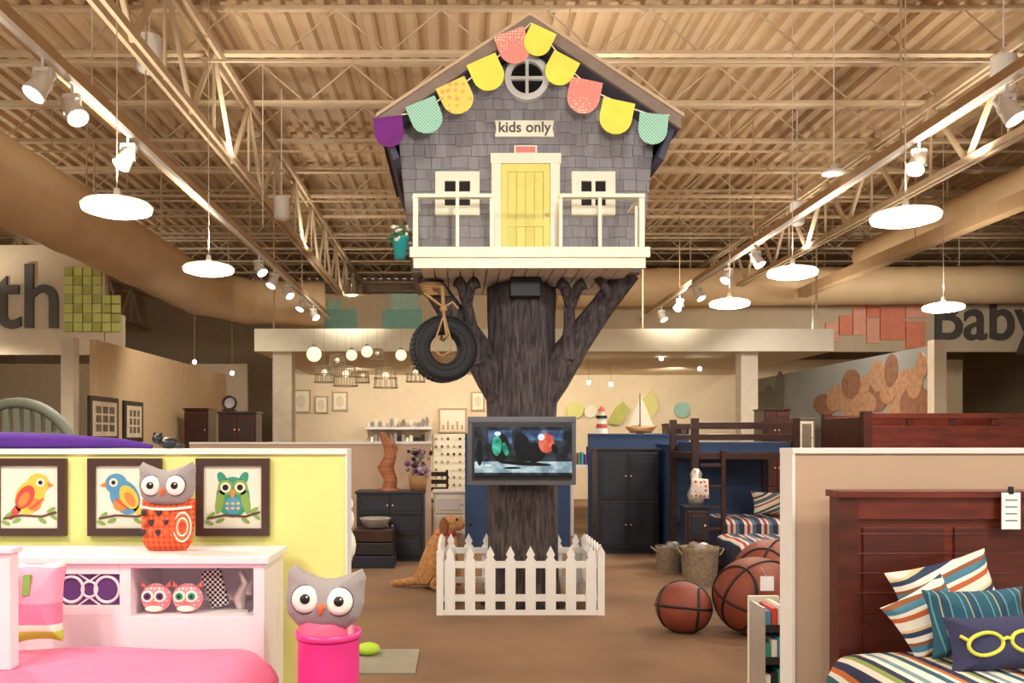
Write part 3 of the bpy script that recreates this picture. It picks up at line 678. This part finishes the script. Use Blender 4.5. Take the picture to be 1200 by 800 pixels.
body=[(-.5,.5),(-.5,0),(-.46,-.35),(-.36,-.5),(0,-.52),(.36,-.5),(.46,-.35),(.5,0),(.5,.5),(0,.5)]
m.puff((0,0,0),sc(body,.235,.225),.055,OPAT)
for r_,mm in((.062,CREAM),(.05,OWO),(.038,CREAM),(.026,OWO)): m.M=RT((cxp,d,1.102+.115),rx=-6)@Matrix.Translation((.078,-.046,-.012))@Matrix.Diagonal((.6,1,1,1)); m.torus((0,0,0),r_,.005,'Y',mm,24,8)
m.M=RT((cxp,d,1.102+.115),rx=-6)
for i in range(4):
    for j in range(3): m.puff((-.09+.033*i,-.052,.05-.042*j),[(-.012,.012),(.012,.012),(.012,-.006),(0,-.018),(-.012,-.006)],.008,OWO if (i+j)%2 else OWD,3)
m.tube([(-.11,-.03,.075),(-.05,-.058,.066),(0,-.062,.064),(.05,-.058,.066),(.11,-.03,.075)],.006,CREAM,8)
m.M=RT((cxp,d-.01,1.102+.285),rx=-4); owlface(m,.25,.21,.06,OWO)
m.build('owl_pillow')
HP=mat('hot_pink_metal',(240,60,150),.35,var=.03)
m=MB(); bx,by=X(385,3.35),3.35; r=.125; zt=Z(738,3.35)
pr=[(0,.0),(r*.93,.0),(r*.95,.02)]
for i in range(10):
    zz=.04+(zt-.08)*i/9; pr+=[(r*.96,zz),(r*.985,zz+.012),(r*.96,zz+.024)] if i%3==0 else [(r*.96,zz)]
pr+=[(r*.98,zt-.03),(r*1.03,zt-.02),(r*1.03,zt),(r*.97,zt),(r*.94,zt-.1),(0,zt-.1)]
m.lathe(pr,(bx,by,0),'Z',HP)
m.build('pink_metal_bin')
m=MB(); m.M=RT((bx-.015,by,zt+.115),rx=-12,ry=4); owlface(m,.31,.27,.075,OWO)
m.puff((0,.01,-.12),sc(body,.19,.12),.06,mat('owl_pink_body',(240,110,150),.9)); m.build('owl_pillow')
def minowl(px,w,d=3.62):
    m=MB(); zf=zs; m.M=RT((X(px,d),d,zf+.064))
    cir=[(math.cos(a*math.pi/10)*.5,math.sin(a*math.pi/10)*.5) for a in range(20)]
    m.puff((0,0,0),sc(cir,w,.125),.03,dots('owl_floral_%d'%px,(240,140,160),(250,230,200),60))
    for s in(-1,1):
        m.ell(s*w*.2,.012,w*.19,w*.19,-.028,CREAM,th=.004); m.ell(s*w*.2,.012,w*.12,w*.12,-.032,PUR if px<200 else cT,th=.003); m.ell(s*w*.2,.012,w*.05,w*.05,-.035,BLACK,th=.003)
        m.puff((s*w*.38,0,.055),[(-.015,-.01),(.015,-.01),(s*.012,.02)],.01,CORAL,3)
    m.puff((0,-.033,-.012),[(-.008,.005),(.008,.005),(0,-.012)],.006,cO,3)
    m.ell(0,-.04,w*.28,.012,-.026,CREAM,th=.004)
    m.build('owl_figurine')
minowl(183,.13); minowl(220,.13)
m=MB(); m.M=RT((X(252,3.7),3.7,zs+.095),ry=-22); m.prism([(-.045,-.08),(.03,-.09),(.05,.07),(-.035,.085)],-.01,.01,checker('book_black_white',(20,20,24),(230,226,220),90,0)); m.build('picture_book')
m=MB(); SIL=mat('pewter',(200,195,190),.35,.6); x=X(283,3.66); m.box(x-.035,x+.035,3.63,3.69,zs,zs+.012,SIL); m.tube([(x,3.66,zs+.01),(x-.01,3.66,zs+.06),(x+.02,3.66,zs+.12),(x-.005,3.66,zs+.17)],[.02,.03,.022,.01],SIL,10); m.puff((x+.02,3.66,zs+.09),[(-.03,-.03),(.02,-.02),(.03,.04),(0,.05)],.015,SIL,4); m.build('pewter_figurine')
m=MB(); GM=mat('grey_mat',(150,144,128),.95); m.box(-.95,X(487,5.8),5.75,6.4,0,.012,GM); m.sph((-.66,6.25,.05),(.09,.09,.045),mat('lime_toy',(180,214,60),.6)); m.build('play_mat')
PURF=mat('purple_plush',(82,40,140),.9,bump=.4,bscale=40)
m=MB(); m.tube([(-2.6,4.07,1.58),(-2.2,4.07,1.585),(-1.9,4.07,1.58),(-1.6,4.07,1.57),(-1.46,4.07,1.555)],[.04,.04,.035,.022,.010],PURF,16); m.build('purple_throw_blanket')
m=MB(); x=-1.38; m.sph((x,4.07,1.572),(.05,.04,.027),BLACKP); m.sph((x-.05,4.06,1.59),.026,BLACKP); m.sph((x-.065,4.06,1.615),.009,BLACKP,8); m.sph((x-.035,4.06,1.615),.009,BLACKP,8); m.sph((x+.055,4.05,1.56),(.03,.012,.012),BLACKP); m.build('black_plush_toy')
GG=mat('greygreen_paint',(104,110,98),.6); m=MB(); d=6.2; xc=X(20,d); R=.45
pts=[(xc+R*math.cos(a),1.35+.5*math.sin(a)) for a in [math.pi*k/20 for k in range(21)]]
m.tube([(p[0],d,p[1]) for p in pts],.04,GG,10)
for k in range(-5,6):
    xx=xc+k*.078; h=1.35+.48*math.sqrt(max(0,1-(k*.078/R)**2)); m.box(xx-.022,xx+.022,d-.012,d+.012,.4,h,GG)
for zz in(1.62,1.5): m.box(xc-.4,xc+.4,d-.008,d+.008,zz,zz+.02,GG)
m.box(xc-.48,xc+.48,d-.03,d+.03,1.28,1.36,GG)
for s in(-1,1): m.box(xc+s*.45-.04,xc+s*.45+.04,d-.04,d+.04,0,1.38,GG)
m.build('arched_slat_headboard')
m=MB(); cxw=X(398,4.9); m.sph((cxw,4.9,1.13),(.085,.08,.09),OWW); m.sph((cxw,4.9,.98),(.095,.09,.12),OWW); m.sph((cxw+.06,4.86,1.22),(.025,.02,.035),OWW,10); m.sph((cxw-.06,4.86,1.22),(.025,.02,.035),OWW,10); m.build('plush_bear')
m=MB(); m.box(cxw-.25,cxw+.04,4.75,5.1,0,.86,ROOFW); m.box(cxw-.26,cxw+.05,4.74,5.11,.86,.88,ROOFW); m.box(cxw-.22,cxw+.01,4.735,4.75,.5,.8,ROOFT); m.box(cxw-.22,cxw+.01,4.735,4.75,.1,.45,ROOFT); m.build('bedside_cabinet',.006)
# ================================================================ RIGHT FOREGROUND
CH=wood('cherry_wood',(104,42,28),.35,(1.2,6,6)); CHD=wood('cherry_dark',(78,30,20),.4,(1.2,6,6))
m=MB(); d=3.9; x0=X(983,d); x1=3.5; zt=Z(575,d)
m.box(x0,x0+.09,d,d+.1,0,zt-.03,CHD); m.box(x1-.09,x1,d,d+.1,0,zt-.03,CHD); m.box(x0-.01,x1+.01,d-.02,d+.12,zt-.03,zt,CH)
m.box(x0+.09,x1-.09,d+.03,d+.09,.3,zt-.03,CH); m.box(x0+.09,x1-.09,d+.005,d+.03,zt-.13,zt-.03,CH)
for k in range(4):
    xa=x0+.12+k*.42; m.box(xa,xa+.37,d+.018,d+.03,.4,zt-.17,CHD)
for k in range(9): m.box(x0+.09,x1-.09,d+.014,d+.017,zt-.2-k*.09,zt-.196-k*.09,CH)
m.build('cherry_headboard',.004)
TAG=mat('price_tag',(236,240,244),.5); TGB=mat('tag_text',(120,124,130))
m=MB(); dd=3.868; m.box(X(1174,dd),X(1196,dd),dd,dd+.004,Z(620,dd),Z(577,dd),TAG)
for k in range(4): m.box(X(1178,dd),X(1192,dd),dd-.001,dd,Z(585+k*8,dd)-.006,Z(585+k*8,dd),TGB)
m.box(X(1182,dd),X(1188,dd),dd,dd+.006,Z(579,dd),Z(570,dd),BLACKP); m.build('price_tag')
QST=stripes('striped_quilt',[((236,232,220),2),((44,96,110),1.4),((236,232,220),1),((200,112,60),1),((46,54,84),1.6),((236,232,220),1.2),((150,164,90),1),((46,54,84),1),((236,232,220),1),((120,150,160),1.2)],4.2,'X',35)
m=MB(); bedblock(m,1.68,3.5,1.8,3.86,.1,.68,QST,.1)
for xx in(1.8,3.3):
    for yy in(1.9,3.7): m.box(xx-.03,xx+.03,yy-.03,yy+.03,0,.12,CHD)
m.build('striped_bed')
P1=stripes('pillow_wide_stripe',[((238,234,222),1.6),((196,100,54),.9),((238,234,222),.7),((70,126,150),1.1),((140,84,50),.6),((238,234,222),1),((46,64,96),.9),((230,200,150),.5)],6,'Z',24)
P2=stripes('pillow_teal_stripe',[((30,84,106),3),((90,146,158),.4),((30,84,106),1.5),((180,176,130),.3),((26,68,94),2),((100,150,162),.4)],9,'X',8)
P3=mat('pillow_navy',(56,58,92),.9,bump=.3,bscale=150); YL=mat('glasses_lime',(216,216,84),.8)
m=MB(); m.M=RT((2.16,3.76,.89),rx=-14,ry=-14); m.puff((0,0,0),sc(sq,.46,.34),.06,P1); m.build('striped_pillow')
m=MB(); m.M=RT((2.0,3.62,.83),rx=-14,ry=-30); m.puff((0,0,0),sc(sq,.3,.27),.05,P1); m.build('striped_pillow')
m=MB(); m.M=RT((2.13,3.5,.84),rx=-14,ry=-2); m.puff((0,0,0),sc(sq,.42,.28),.055,P2); m.build('teal_pillow')
m=MB(); m.M=RT((2.13,3.36,.79),rx=-14,ry=-3); m.puff((0,0,0),sc(sq,.42,.22),.055,P3)
for s in(-1,1):
    pts=[]
    for k in range(25):
        a=2*math.pi*k/24; rr=1+.12*math.cos(2*a+s*.8); pts.append((s*.085+.062*rr*math.cos(a),-.056,.045*rr*math.sin(a)))
    m.tube(pts,.0075,YL,8)
m.tube([(-.022,-.058,.012),(0,-.06,.02),(.022,-.058,.012)],.007,YL,8); m.tube([(-.145,-.05,.015),(-.17,-.04,.035)],.007,YL,8); m.tube([(.145,-.05,.015),(.175,-.04,.04)],.007,YL,8)
m.build('glasses_pillow')
BBM=mat('basketball_leather',(132,62,44),.5,var=.12,bump=.5,bscale=160); SEAM=mat('basketball_seam',(22,14,12),.5)
def bball(x,y,r,rx,rz,sq_=.92):
    m=MB(); m.M=RT((x,y,r*sq_),rx=rx,rz=rz); m.sph((0,0,0),r,BBM,40)
    m.torus((0,0,0),r,.012,'Z',SEAM,48,6); m.torus((0,0,0),r,.012,'Y',SEAM,48,6)
    for s in(-1,1):
        pts=[]
        for k in range(41):
            a=2*math.pi*k/40; v=Vector((s*.62+.12*math.cos(2*a)*s,.72*math.cos(a),.72*math.sin(a))).normalized()*r; pts.append(v)
        m.tube(pts,.012,SEAM,6,caps=False)
    m.v=[(v[0],v[1],max(0.0,(v[2]-r*sq_)*sq_+r*sq_)) for v in m.v]; m.build('basketball_bean_bag')
bball(X(886,6.9),6.9,.335,20,25,.94); bball(X(801,7.0),7.0,.225,-10,-30); bball(X(905,7.65),7.68,.34,10,50,1.0)
m=MB(); dd=6.5; m.box(X(891,dd),X(907,dd),dd,dd+.004,Z(692,dd),Z(675,dd),TAG); m.bar((X(899,dd),dd,Z(676,dd)),(X(899,dd),6.63,Z(668,dd)),.004,BLACKP); m.build('price_tag')
cols=[cB,cR,PAPER,BLACKP,cT,PAPER]
m=MB(); x0,x1=X(887,4.6),X(923,4.6); m.box(x0,x0+.01,4.5,4.72,0,.7,SIL); m.box(x1-.01,x1,4.5,4.72,0,.7,SIL)
for k in range(4):
    z=.06+k*.17; m.box(x0+.01,x1-.01,4.5,4.72,z,z+.01,BLACKP); m.box(x0+.01,x1-.01,4.5,4.505,z+.01,z+.04,BLACKP)
    for j in range(4):
        xx=x0+.015+j*.034; m.box(xx,xx+.028,4.515,4.7,z+.01,z+.11+.015*(j%3),cols[(k*2+j)%6])
m.box(x0,x1,4.72,4.75,0,.72,PAPER); m.build('book_display_rack')
# ================================================================ MID GROUND
NAVY=mat('navy_paint',(44,70,112),.6); NV2=mat('navy_cabinet',(32,36,50),.45); ESP=wood('espresso_wood',(58,34,28),.35,(1,4,4))
def cabinet(name,x0,x1,y0,y1,z0,z1,mt,mt2,rows=2,cols=2):
    m=MB(); m.box(x0,x1,y0,y1,z0+.05,z1-.03,mt); m.box(x0-.02,x1+.02,y0-.03,y1,z1-.03,z1,mt); m.box(x0+.02,x1-.02,y0+.02,y1,z0,z0+.05,mt)
    w=(x1-x0-.04)/cols; h=(z1-z0-.12)/rows
    for i in range(cols):
        for j in range(rows):
            a=x0+.02+i*w; b=z0+.07+j*h; m.box(a+.012,a+w-.012,y0-.018,y0,b+.012,b+h-.012,mt2)
            m.box(a+.05,a+w-.05,y0-.024,y0-.016,b+.06,b+h-.06,mt); m.sph((a+w-.035 if i==0 else a+.035,y0-.03,b+h*.5),.014,STEEL,8)
    m.build(name,.004)
m=MB(); m.box(X(222,12),X(505,12),12,12.12,0,1.5,TAN); m.box(X(222,12),X(505,12)+.01,11.98,12.14,1.5,1.53,WHITE); m.build('wall_partition_rear_left')
m=MB(); m.box(X(545,12.3),X(668,12.3),12.3,12.4,0,1.62,NAVY); m.box(X(545,12.3),X(668,12.3),12.28,12.42,1.62,1.65,NAVY); m.box(X(690,12.3),X(806,12.3),12.3,12.4,0,1.62,NAVY); m.box(X(690,12.3),X(806,12.3),12.28,12.42,1.62,1.65,NAVY); m.build('wall_partition_navy')
cabinet('navy_armoire',X(700,11.7),X(772,11.7),11.7,12.2,0,Z(525,11.7),NV2,BLACKP,2,2)
cabinet('navy_bookcase',2.83,3.1,11.4,12.2,0,Z(520,11.4),NAVY,NV2,3,1)
cabinet('dark_dresser',X(422,11.4),X(498,11.4),11.0,11.5,0,.9,NV2,BLACKP,3,2)
cabinet('white_desk',X(508,13.5),X(546,13.5),13.5,14,0,.75,HBW,CREAM,2,1)
m=MB(); OS=wood('orange_carved_wood',(166,100,64),.5); x=X(456,11.2)
m.tube([(x,11.2,.92),(x+.02,11.2,1.05),(x-.05,11.2,1.2),(x+.02,11.2,1.35),(x-.02,11.2,1.5),(x-.08,11.2,1.62),(x-.1,11.2,1.66)],[.1,.09,.11,.08,.06,.05,.02],OS,14)
m.tube([(x+.0,11.2,1.3),(x+.08,11.2,1.45),(x+.06,11.2,1.55)],[.05,.04,.015],OS,10); m.cyl((x,11.2,.901),(x,11.2,.93),.14,.13,OS); m.build('carved_wood_sculpture')
m=MB(); x=X(490,11.2); m.lathe([(0,0),(.1,0),(.13,.2),(.12,.2),(0,.18)],(x,11.2,.9),'Z',mat('wicker',(160,120,80),.8,bump=.6,bscale=60))
for i in range(60):
    a=random.random()*6.28; r=random.random()*.17; m.sph((x+r*math.cos(a),11.2+r*math.sin(a)*.8,1.1+random.uniform(0,.33)),random.uniform(.02,.04),random.choice([cP,ROOFW,FRM,OWG,BR]),8)
m.build('flower_arrangement')
m=MB(); x=X(440,10.6)
for k in range(3): m.box(x-.3+k*.02,x+.25-k*.01,10.4,10.8,.0+k*.16,.15+k*.16,[NV2,BLACKP,ESP][k])
m.lathe([(0,.48),(.12,.48),(.2,.6),(.19,.6),(0,.5)],(x,10.6,0),'Z',SIL); m.build('stacked_storage_trunks',.01)
m=MB(); a,b=X(806,10.2),X(930,10.2); y0,y1=10.0,11.1; top=Z(490,10.2)
for xx in(a,b-.08):
    for yy in(y0,y1-.08): m.box(xx,xx+.08,yy,yy+.08,0,top,ESP)
for z in(top-.12,top-.26): m.box(a+.08,b-.08,y0+.01,y0+.04,z,z+.07,ESP); m.box(a+.08,b-.08,y1-.04,y1-.01,z,z+.07,ESP)
m.box(a+.01,b-.01,y0+.01,y1-.01,1.34,1.42,ESP); m.box(a+.08,b-.08,y1-.06,y1-.045,.5,1.33,NAVY); m.box(a+.09,b-.09,y0+.05,y1-.1,1.42,1.54,NAVY)
m.box(a+.01,b-.01,y0+.01,y1-.01,.15,.2,ESP)
for k in range(5): m.box(a+.09,a+.33,y0-.03,y0+.0,.25+k*.25,.29+k*.25,ESP)
m.box(a+.33,a+.38,y0-.04,y0+.0,0,1.45,ESP); m.build('bunk_bed',.004)
PL=stripes('plaid_quilt',[((50,54,80),2),((210,202,190),1),((160,60,54),1.2),((210,202,190),.8),((84,108,130),1.4)],5,'X')
m=MB(); bedblock(m,X(857,9.0),X(935,9.0),8.7,9.6,.2,.52,PL,.08)
for xx in(X(862,9.0),X(930,9.0)):
    for yy in(8.8,9.5): m.box(xx-.03,xx+.03,yy-.03,yy+.03,0,.22,ESP)
m.build('plaid_bench')
m=MB(); bedblock(m,a+.4,b-.1,10.1,10.95,.2,.62,PL,.08); m.build('plaid_mattress')
m=MB(); m.M=RT((X(905,10.6),10.6,.78),rx=-20); m.puff((0,0,0),sc(sq,.5,.3),.09,P1); m.build('striped_pillow')
WK=mat('wicker_grey',(140,122,100),.8,var=.3,scale=30,bump=.8,bscale=80)
def basket(px,d,r,h,z=0):
    m=MB(); x=X(px,d); pr=[(0,0),(r*.85,0)]
    for k in range(12): pr.append((r*(.85+.15*k/11)+(.006 if k%2 else 0),h*k/11))
    pr+=[(r*1.03,h),(r*.94,h),(r*.85,.05),(0,.05)]
    m.lathe(pr,(x,d,z),'Z',WK)
    for k in range(8):
        a=random.random()*6.28; m.sph((x+.45*r*math.cos(a),d+.45*r*math.sin(a),z+h*.85+random.random()*.05),r*.35,random.choice([OWW,WK,OWG]),10)
    for s in(-1,1): m.tube([(x+s*r,d-.06,z+h*.8),(x+s*(r+.05),d-.04,z+h*.95),(x+s*(r+.05),d+.04,z+h*.95),(x+s*r,d+.06,z+h*.8)],.01,WK,8)
    m.build('wicker_basket')
basket(820,9.2,.2,.42); basket(784,10.2,.16,.3,.0)
cabinet('dark_nightstand',X(800,9.8),X(828,9.8),9.7,9.93,0,.82,NV2,ESP,2,1)
m=MB(); x=X(826,9.9)-.13; m.lathe([(0,0),(.08,0),(.1,.12),(.05,.25),(.07,.36),(.03,.42),(0,.42)],(x,9.8,.82),'Z',SIL); m.puff((x+.02,9.73,1.0),[(-.11,-.1),(.11,-.1),(.1,.12),(-.09,.14)],.05,dots('toy_red_white',(224,216,204),(190,70,60),20)); m.build('table_lamp')
m=MB(); d=7.6; a,b=X(1012,d),X(1240,d); zt=Z(484,d)
m.box(a+.08,b-.08,d+.01,d+.05,zt-.05,zt,CH); m.box(a+.08,b-.08,d+.01,d+.05,1.45,1.70,CH); m.box(a,a+.04,d+.08,d+.82,1.3,zt-.03,CHD); m.box(b-.08,b,d,d+.9,0,zt,CHD); m.box(a,a+.08,d,d+.08,0,zt+.02,CHD)
for k in range(4): xx=a+.4+k*.38; m.box(xx,xx+.05,d+.015,d+.045,1.7,zt-.05,CHD)
m.box(a+.08,b-.08,d+.85,d+.9,1.45,zt,CH); m.box(a,a+.08,d+.82,d+.9,0,zt+.02,CHD); m.build('cherry_loft_bed',.005)
m=MB(); cabx=X(705,12.35); zb0=1.65
m.cyl((cabx,12.35,zb0),(cabx,12.35,zb0+.22),.09,.06,OWW,16); m.cyl((cabx,12.35,zb0+.08),(cabx,12.35,zb0+.14),.083,.072,cR,16); m.cyl((cabx,12.35,zb0+.22),(cabx,12.35,zb0+.26),.08,.08,BLACKP,16); m.cyl((cabx,12.35,zb0+.26),(cabx,12.35,zb0+.33),.045,.045,CREAM,12); m.cyl((cabx,12.35,zb0+.33),(cabx,12.35,zb0+.4),.06,.005,cR,12); m.build('lighthouse_model')
m=MB(); sx=X(750,12.35); m.puff((sx,12.35,zb0+.06),[(-.22,.04),(.26,.06),(.16,-.05),(-.14,-.05)],.05,wood('boat_hull',(160,116,76)),4); m.bar((sx,12.35,zb0+.06),(sx,12.35,zb0+.58),.008,BR)
m.prism([(sx+.01,zb0+.1),(sx+.2,zb0+.1),(sx+.01,zb0+.56)],12.345,12.352,PAPER); m.prism([(sx-.01,zb0+.12),(sx-.01,zb0+.48),(sx-.17,zb0+.12)],12.345,12.352,PAPER)
m.box(sx-.05,sx+.05,12.3,12.4,zb0,zb0+.02,BR); m.build('model_sailboat')
cabinet('dark_hutch',X(256,13.2),X(300,13.2),13.2,13.6,0,Z(482,13.2),ESP,CHD,4,2)
m=MB(); x=X(270,13.4); m.torus((x,13.35,Z(472,13.4)),.1,.02,'Y',FRM); m.ell(x,Z(472,13.4),.09,.09,13.36,SIL); m.box(x-.1,x+.1,13.3,13.4,Z(482,13.2),Z(482,13.2)+.04,FRM); m.build('table_mirror')
cabinet('dark_hutch',X(216,15),X(244,15),15,15.5,0,Z(478,15),ESP,CHD,3,1)
# dark mirrors / framed pieces leaning on top of rear partition line
def chair(px,d,mt,h=1.0):
    m=MB(); x=X(px,d)
    for a in(-.2,.2):
        for b in(-.2,.2): m.bar((x+a,d+b,0),(x+a*.9,d+b*.9,.45 if b<0 else h),.03,mt)
    m.box(x-.24,x+.24,d-.24,d+.22,.43,.48,mt)
    for k in range(3): m.box(x-.2,x+.2,d+.17,d+.2,.6+k*(h-.65)/2.5,.68+k*(h-.65)/2.5,mt)
    m.build('dining_chair')
chair(512,15.5,ESP)
cabinet('oak_dresser',X(822,18),X(862,18),18,18.5,0,1.3,wood('oak',(150,108,70)),ESP,4,2)
cabinet('tall_cabinet',X(895,15),X(925,15),15,15.5,0,2.1,ESP,CHD,3,2)
cabinet('tall_cabinet',X(935,15.5),X(955,15.5),15.5,16,0,1.95,ROOFW,CREAM,3,1)
cabinet('tall_cabinet',X(782,19),X(808,19),19,19.5,0,1.9,ROOFW,ESP,3,2)
d=21.6
m=MB()
for py in(500,517): m.box(X(428,d),X(506,d),d,22,Z(py+3,d),Z(py,d),HBW)
for k in range(16):
    x=X(431+k*4.6,d); h=random.uniform(.1,.28); m.sph((x,d+.15,Z(500,d)+h/2),(.05,.05,h/2),random.choice([OWG,CREAM,ROOFW,SIL]),8)
    m.box(x-.04,x+.04,d+.05,d+.3,Z(517,d),Z(517,d)+h*.8,random.choice([OWG,CREAM,ROOFW,FRM]))
m.build('display_shelf')
m=MB()
x0,x1,z0,z1=X(514,21.9),X(547,21.9),Z(507,21.9),Z(478,21.9); m.box(x0,x1,21.9,22,z0,z1,CREAM)
for (p,q,r_,s_) in((x0,x1,z0,z0+.04),(x0,x1,z1-.04,z1),(x0,x0+.04,z0+.04,z1-.04),(x1-.04,x1,z0+.04,z1-.04)): m.box(p,q,21.87,21.9,r_,s_,STEELD)
for k in range(5): m.box(x0+.1+k*.12,x0+.14+k*.12,21.86,21.9,z0+.08,z0+.2+.1*(k%2),STEELD)
m.build('peg_hook_board')
m=MB()
m.box(X(508,21.8),X(548,21.8),21.9,22,0,Z(508,21.8),CREAM)
for i in range(6):
    for j in range(8): m.ell(X(511+i*7,21.9),Z(514+j*9,21.9),.035,.035,21.9,random.choice([BR,CREAM,OWG,ROOFW,STEELD]),th=.03,n=10)
m.build('drawer_knob_display')
for px,py,w_,h_ in((352,470,.5,.6),(376,474,.35,.45),(398,470,.4,.5),(560,470,.35,.5)):
    m=MB(); x,z=X(px,21.9),Z(py,21.9); m.box(x-w_/2,x+w_/2,21.95,22,z-h_/2,z+h_/2,STEELD); m.box(x-w_/2+.04,x+w_/2-.04,21.94,21.96,z-h_/2+.04,z+h_/2-.04,CREAM); m.ell(x,z,w_*.25,h_*.28,21.94,CRW,th=.005); m.build('framed_print')
d=21.9
m=MB()
m.prism([(X(740,d),Z(500,d)),(X(762,d),Z(494,d)),(X(772,d),Z(476,d)),(X(764,d),Z(458,d)),(X(748,d),Z(474,d))],d,22,YG)
m.prism([(X(712,d),Z(496,d)),(X(722,d),Z(478,d)),(X(730,d),Z(470,d)),(X(738,d),Z(480,d)),(X(725,d),Z(498,d))],d,22,LG)
m.build('leaf_wall_decal')
m=MB()
for i,(px,py,r) in enumerate([(674,480,.22),(692,482,.16),(800,480,.2)]): m.ell(X(px,d),Z(py,d),r,r,d+.1,[YG,CREAM,TL2][i],th=.08)
m.build('round_wall_decals')
m=MB()
for i in range(9): m.box(X(668,14)+.06+i*.055,X(668,14)+.1+i*.055,13.9,14.1,1.15,1.3+.15*random.random(),random.choice([cR,cB,cT,CREAM,cP]))
m.box(X(668,14),X(690,14)+.3,13.85,14.2,1.1,1.15,HBW); m.box(X(668,14),X(668,14)+.04,13.85,14.2,0,1.1,HBW); m.box(X(690,14)+.26,X(690,14)+.3,13.85,14.2,0,1.1,HBW); m.build('book_shelf')
GL=mat('globe_glow',(255,236,200),.4,emit=1.0,var=0); WIRE=mat('wire_grey',(170,156,130),.5)
for px,py,d,r,t in((368,415,14.5,.13,0),(395,422,14.8,.15,1),(412,416,15,.10,0),(430,412,14.6,.10,0),(452,440,14.2,.2,1),(470,416,15,.10,0),(405,438,14.2,.2,1),(487,436,14.4,.16,1),(380,436,14.6,.17,1),(442,414,15.2,.12,1),(498,418,15,.13,1),(425,440,14.9,.12,1)):
    m=MB(); x,z=X(px,d),Z(py,d)
    if t==0: m.sph((x,d,z),r,GL,14); m.cyl((x,d,z+r*.9),(x,d,z+r*1.3),.04,.03,WIRE,10)
    else:
        for k in range(12):
            a=2*math.pi*k/12; m.bar((x+r*math.cos(a),d+r*math.sin(a),z-r),(x+r*.8*math.cos(a),d+r*.8*math.sin(a),z+r*.6),.008,WIRE)
        for zz,rr in((-1,1),(-.2,.93),(.6,.8)): m.torus((x,d,z+r*zz),r*rr,.009,'Z',WIRE,20,6)
        m.sph((x,d,z),r*.3,GL,10); m.bar((x-r*.8,d,z+r*.6),(x+r*.8,d,z+r*.6),.008,WIRE); m.bar((x,d,z),(x,d,z+r),.006,WIRE)
    m.bar((x,d,z+r*.6),(x,d,TOP),.003,WIRE); m.build('globe_pendant_light' if t==0 else 'wire_basket_chandelier')
for px,py in((228,424),(272,437),(716,450),(690,448),(775,420),(820,432),(900,415),(545,425)):
    d=17; x,z=X(px,d),Z(py,d); m=MB(); m.sph((x,d,z),.045,GLOW,8); m.bar((x,d,z),(x,d,3.2 if -3.7<x<6.9 else TOP),.004,WIRE); m.build('halogen_pendant')
# ================================================================ WORLD + CAMERA
w=bpy.data.worlds.new('World'); scn.world=w; w.use_nodes=True
bg=w.node_tree.nodes['Background']; bg.inputs[0].default_value=(1,.94,.86,1); bg.inputs[1].default_value=.6
cam=bpy.data.cameras.new('camera'); cam.lens=30; cam.sensor_width=36; cam.shift_x=63/1200; cam.shift_y=112/1200; cam.clip_end=200
co=bpy.data.objects.new('camera',cam); co.location=(0,0,1.6); co.rotation_euler=(math.pi/2,0,0); scn.collection.objects.link(co); scn.camera=co
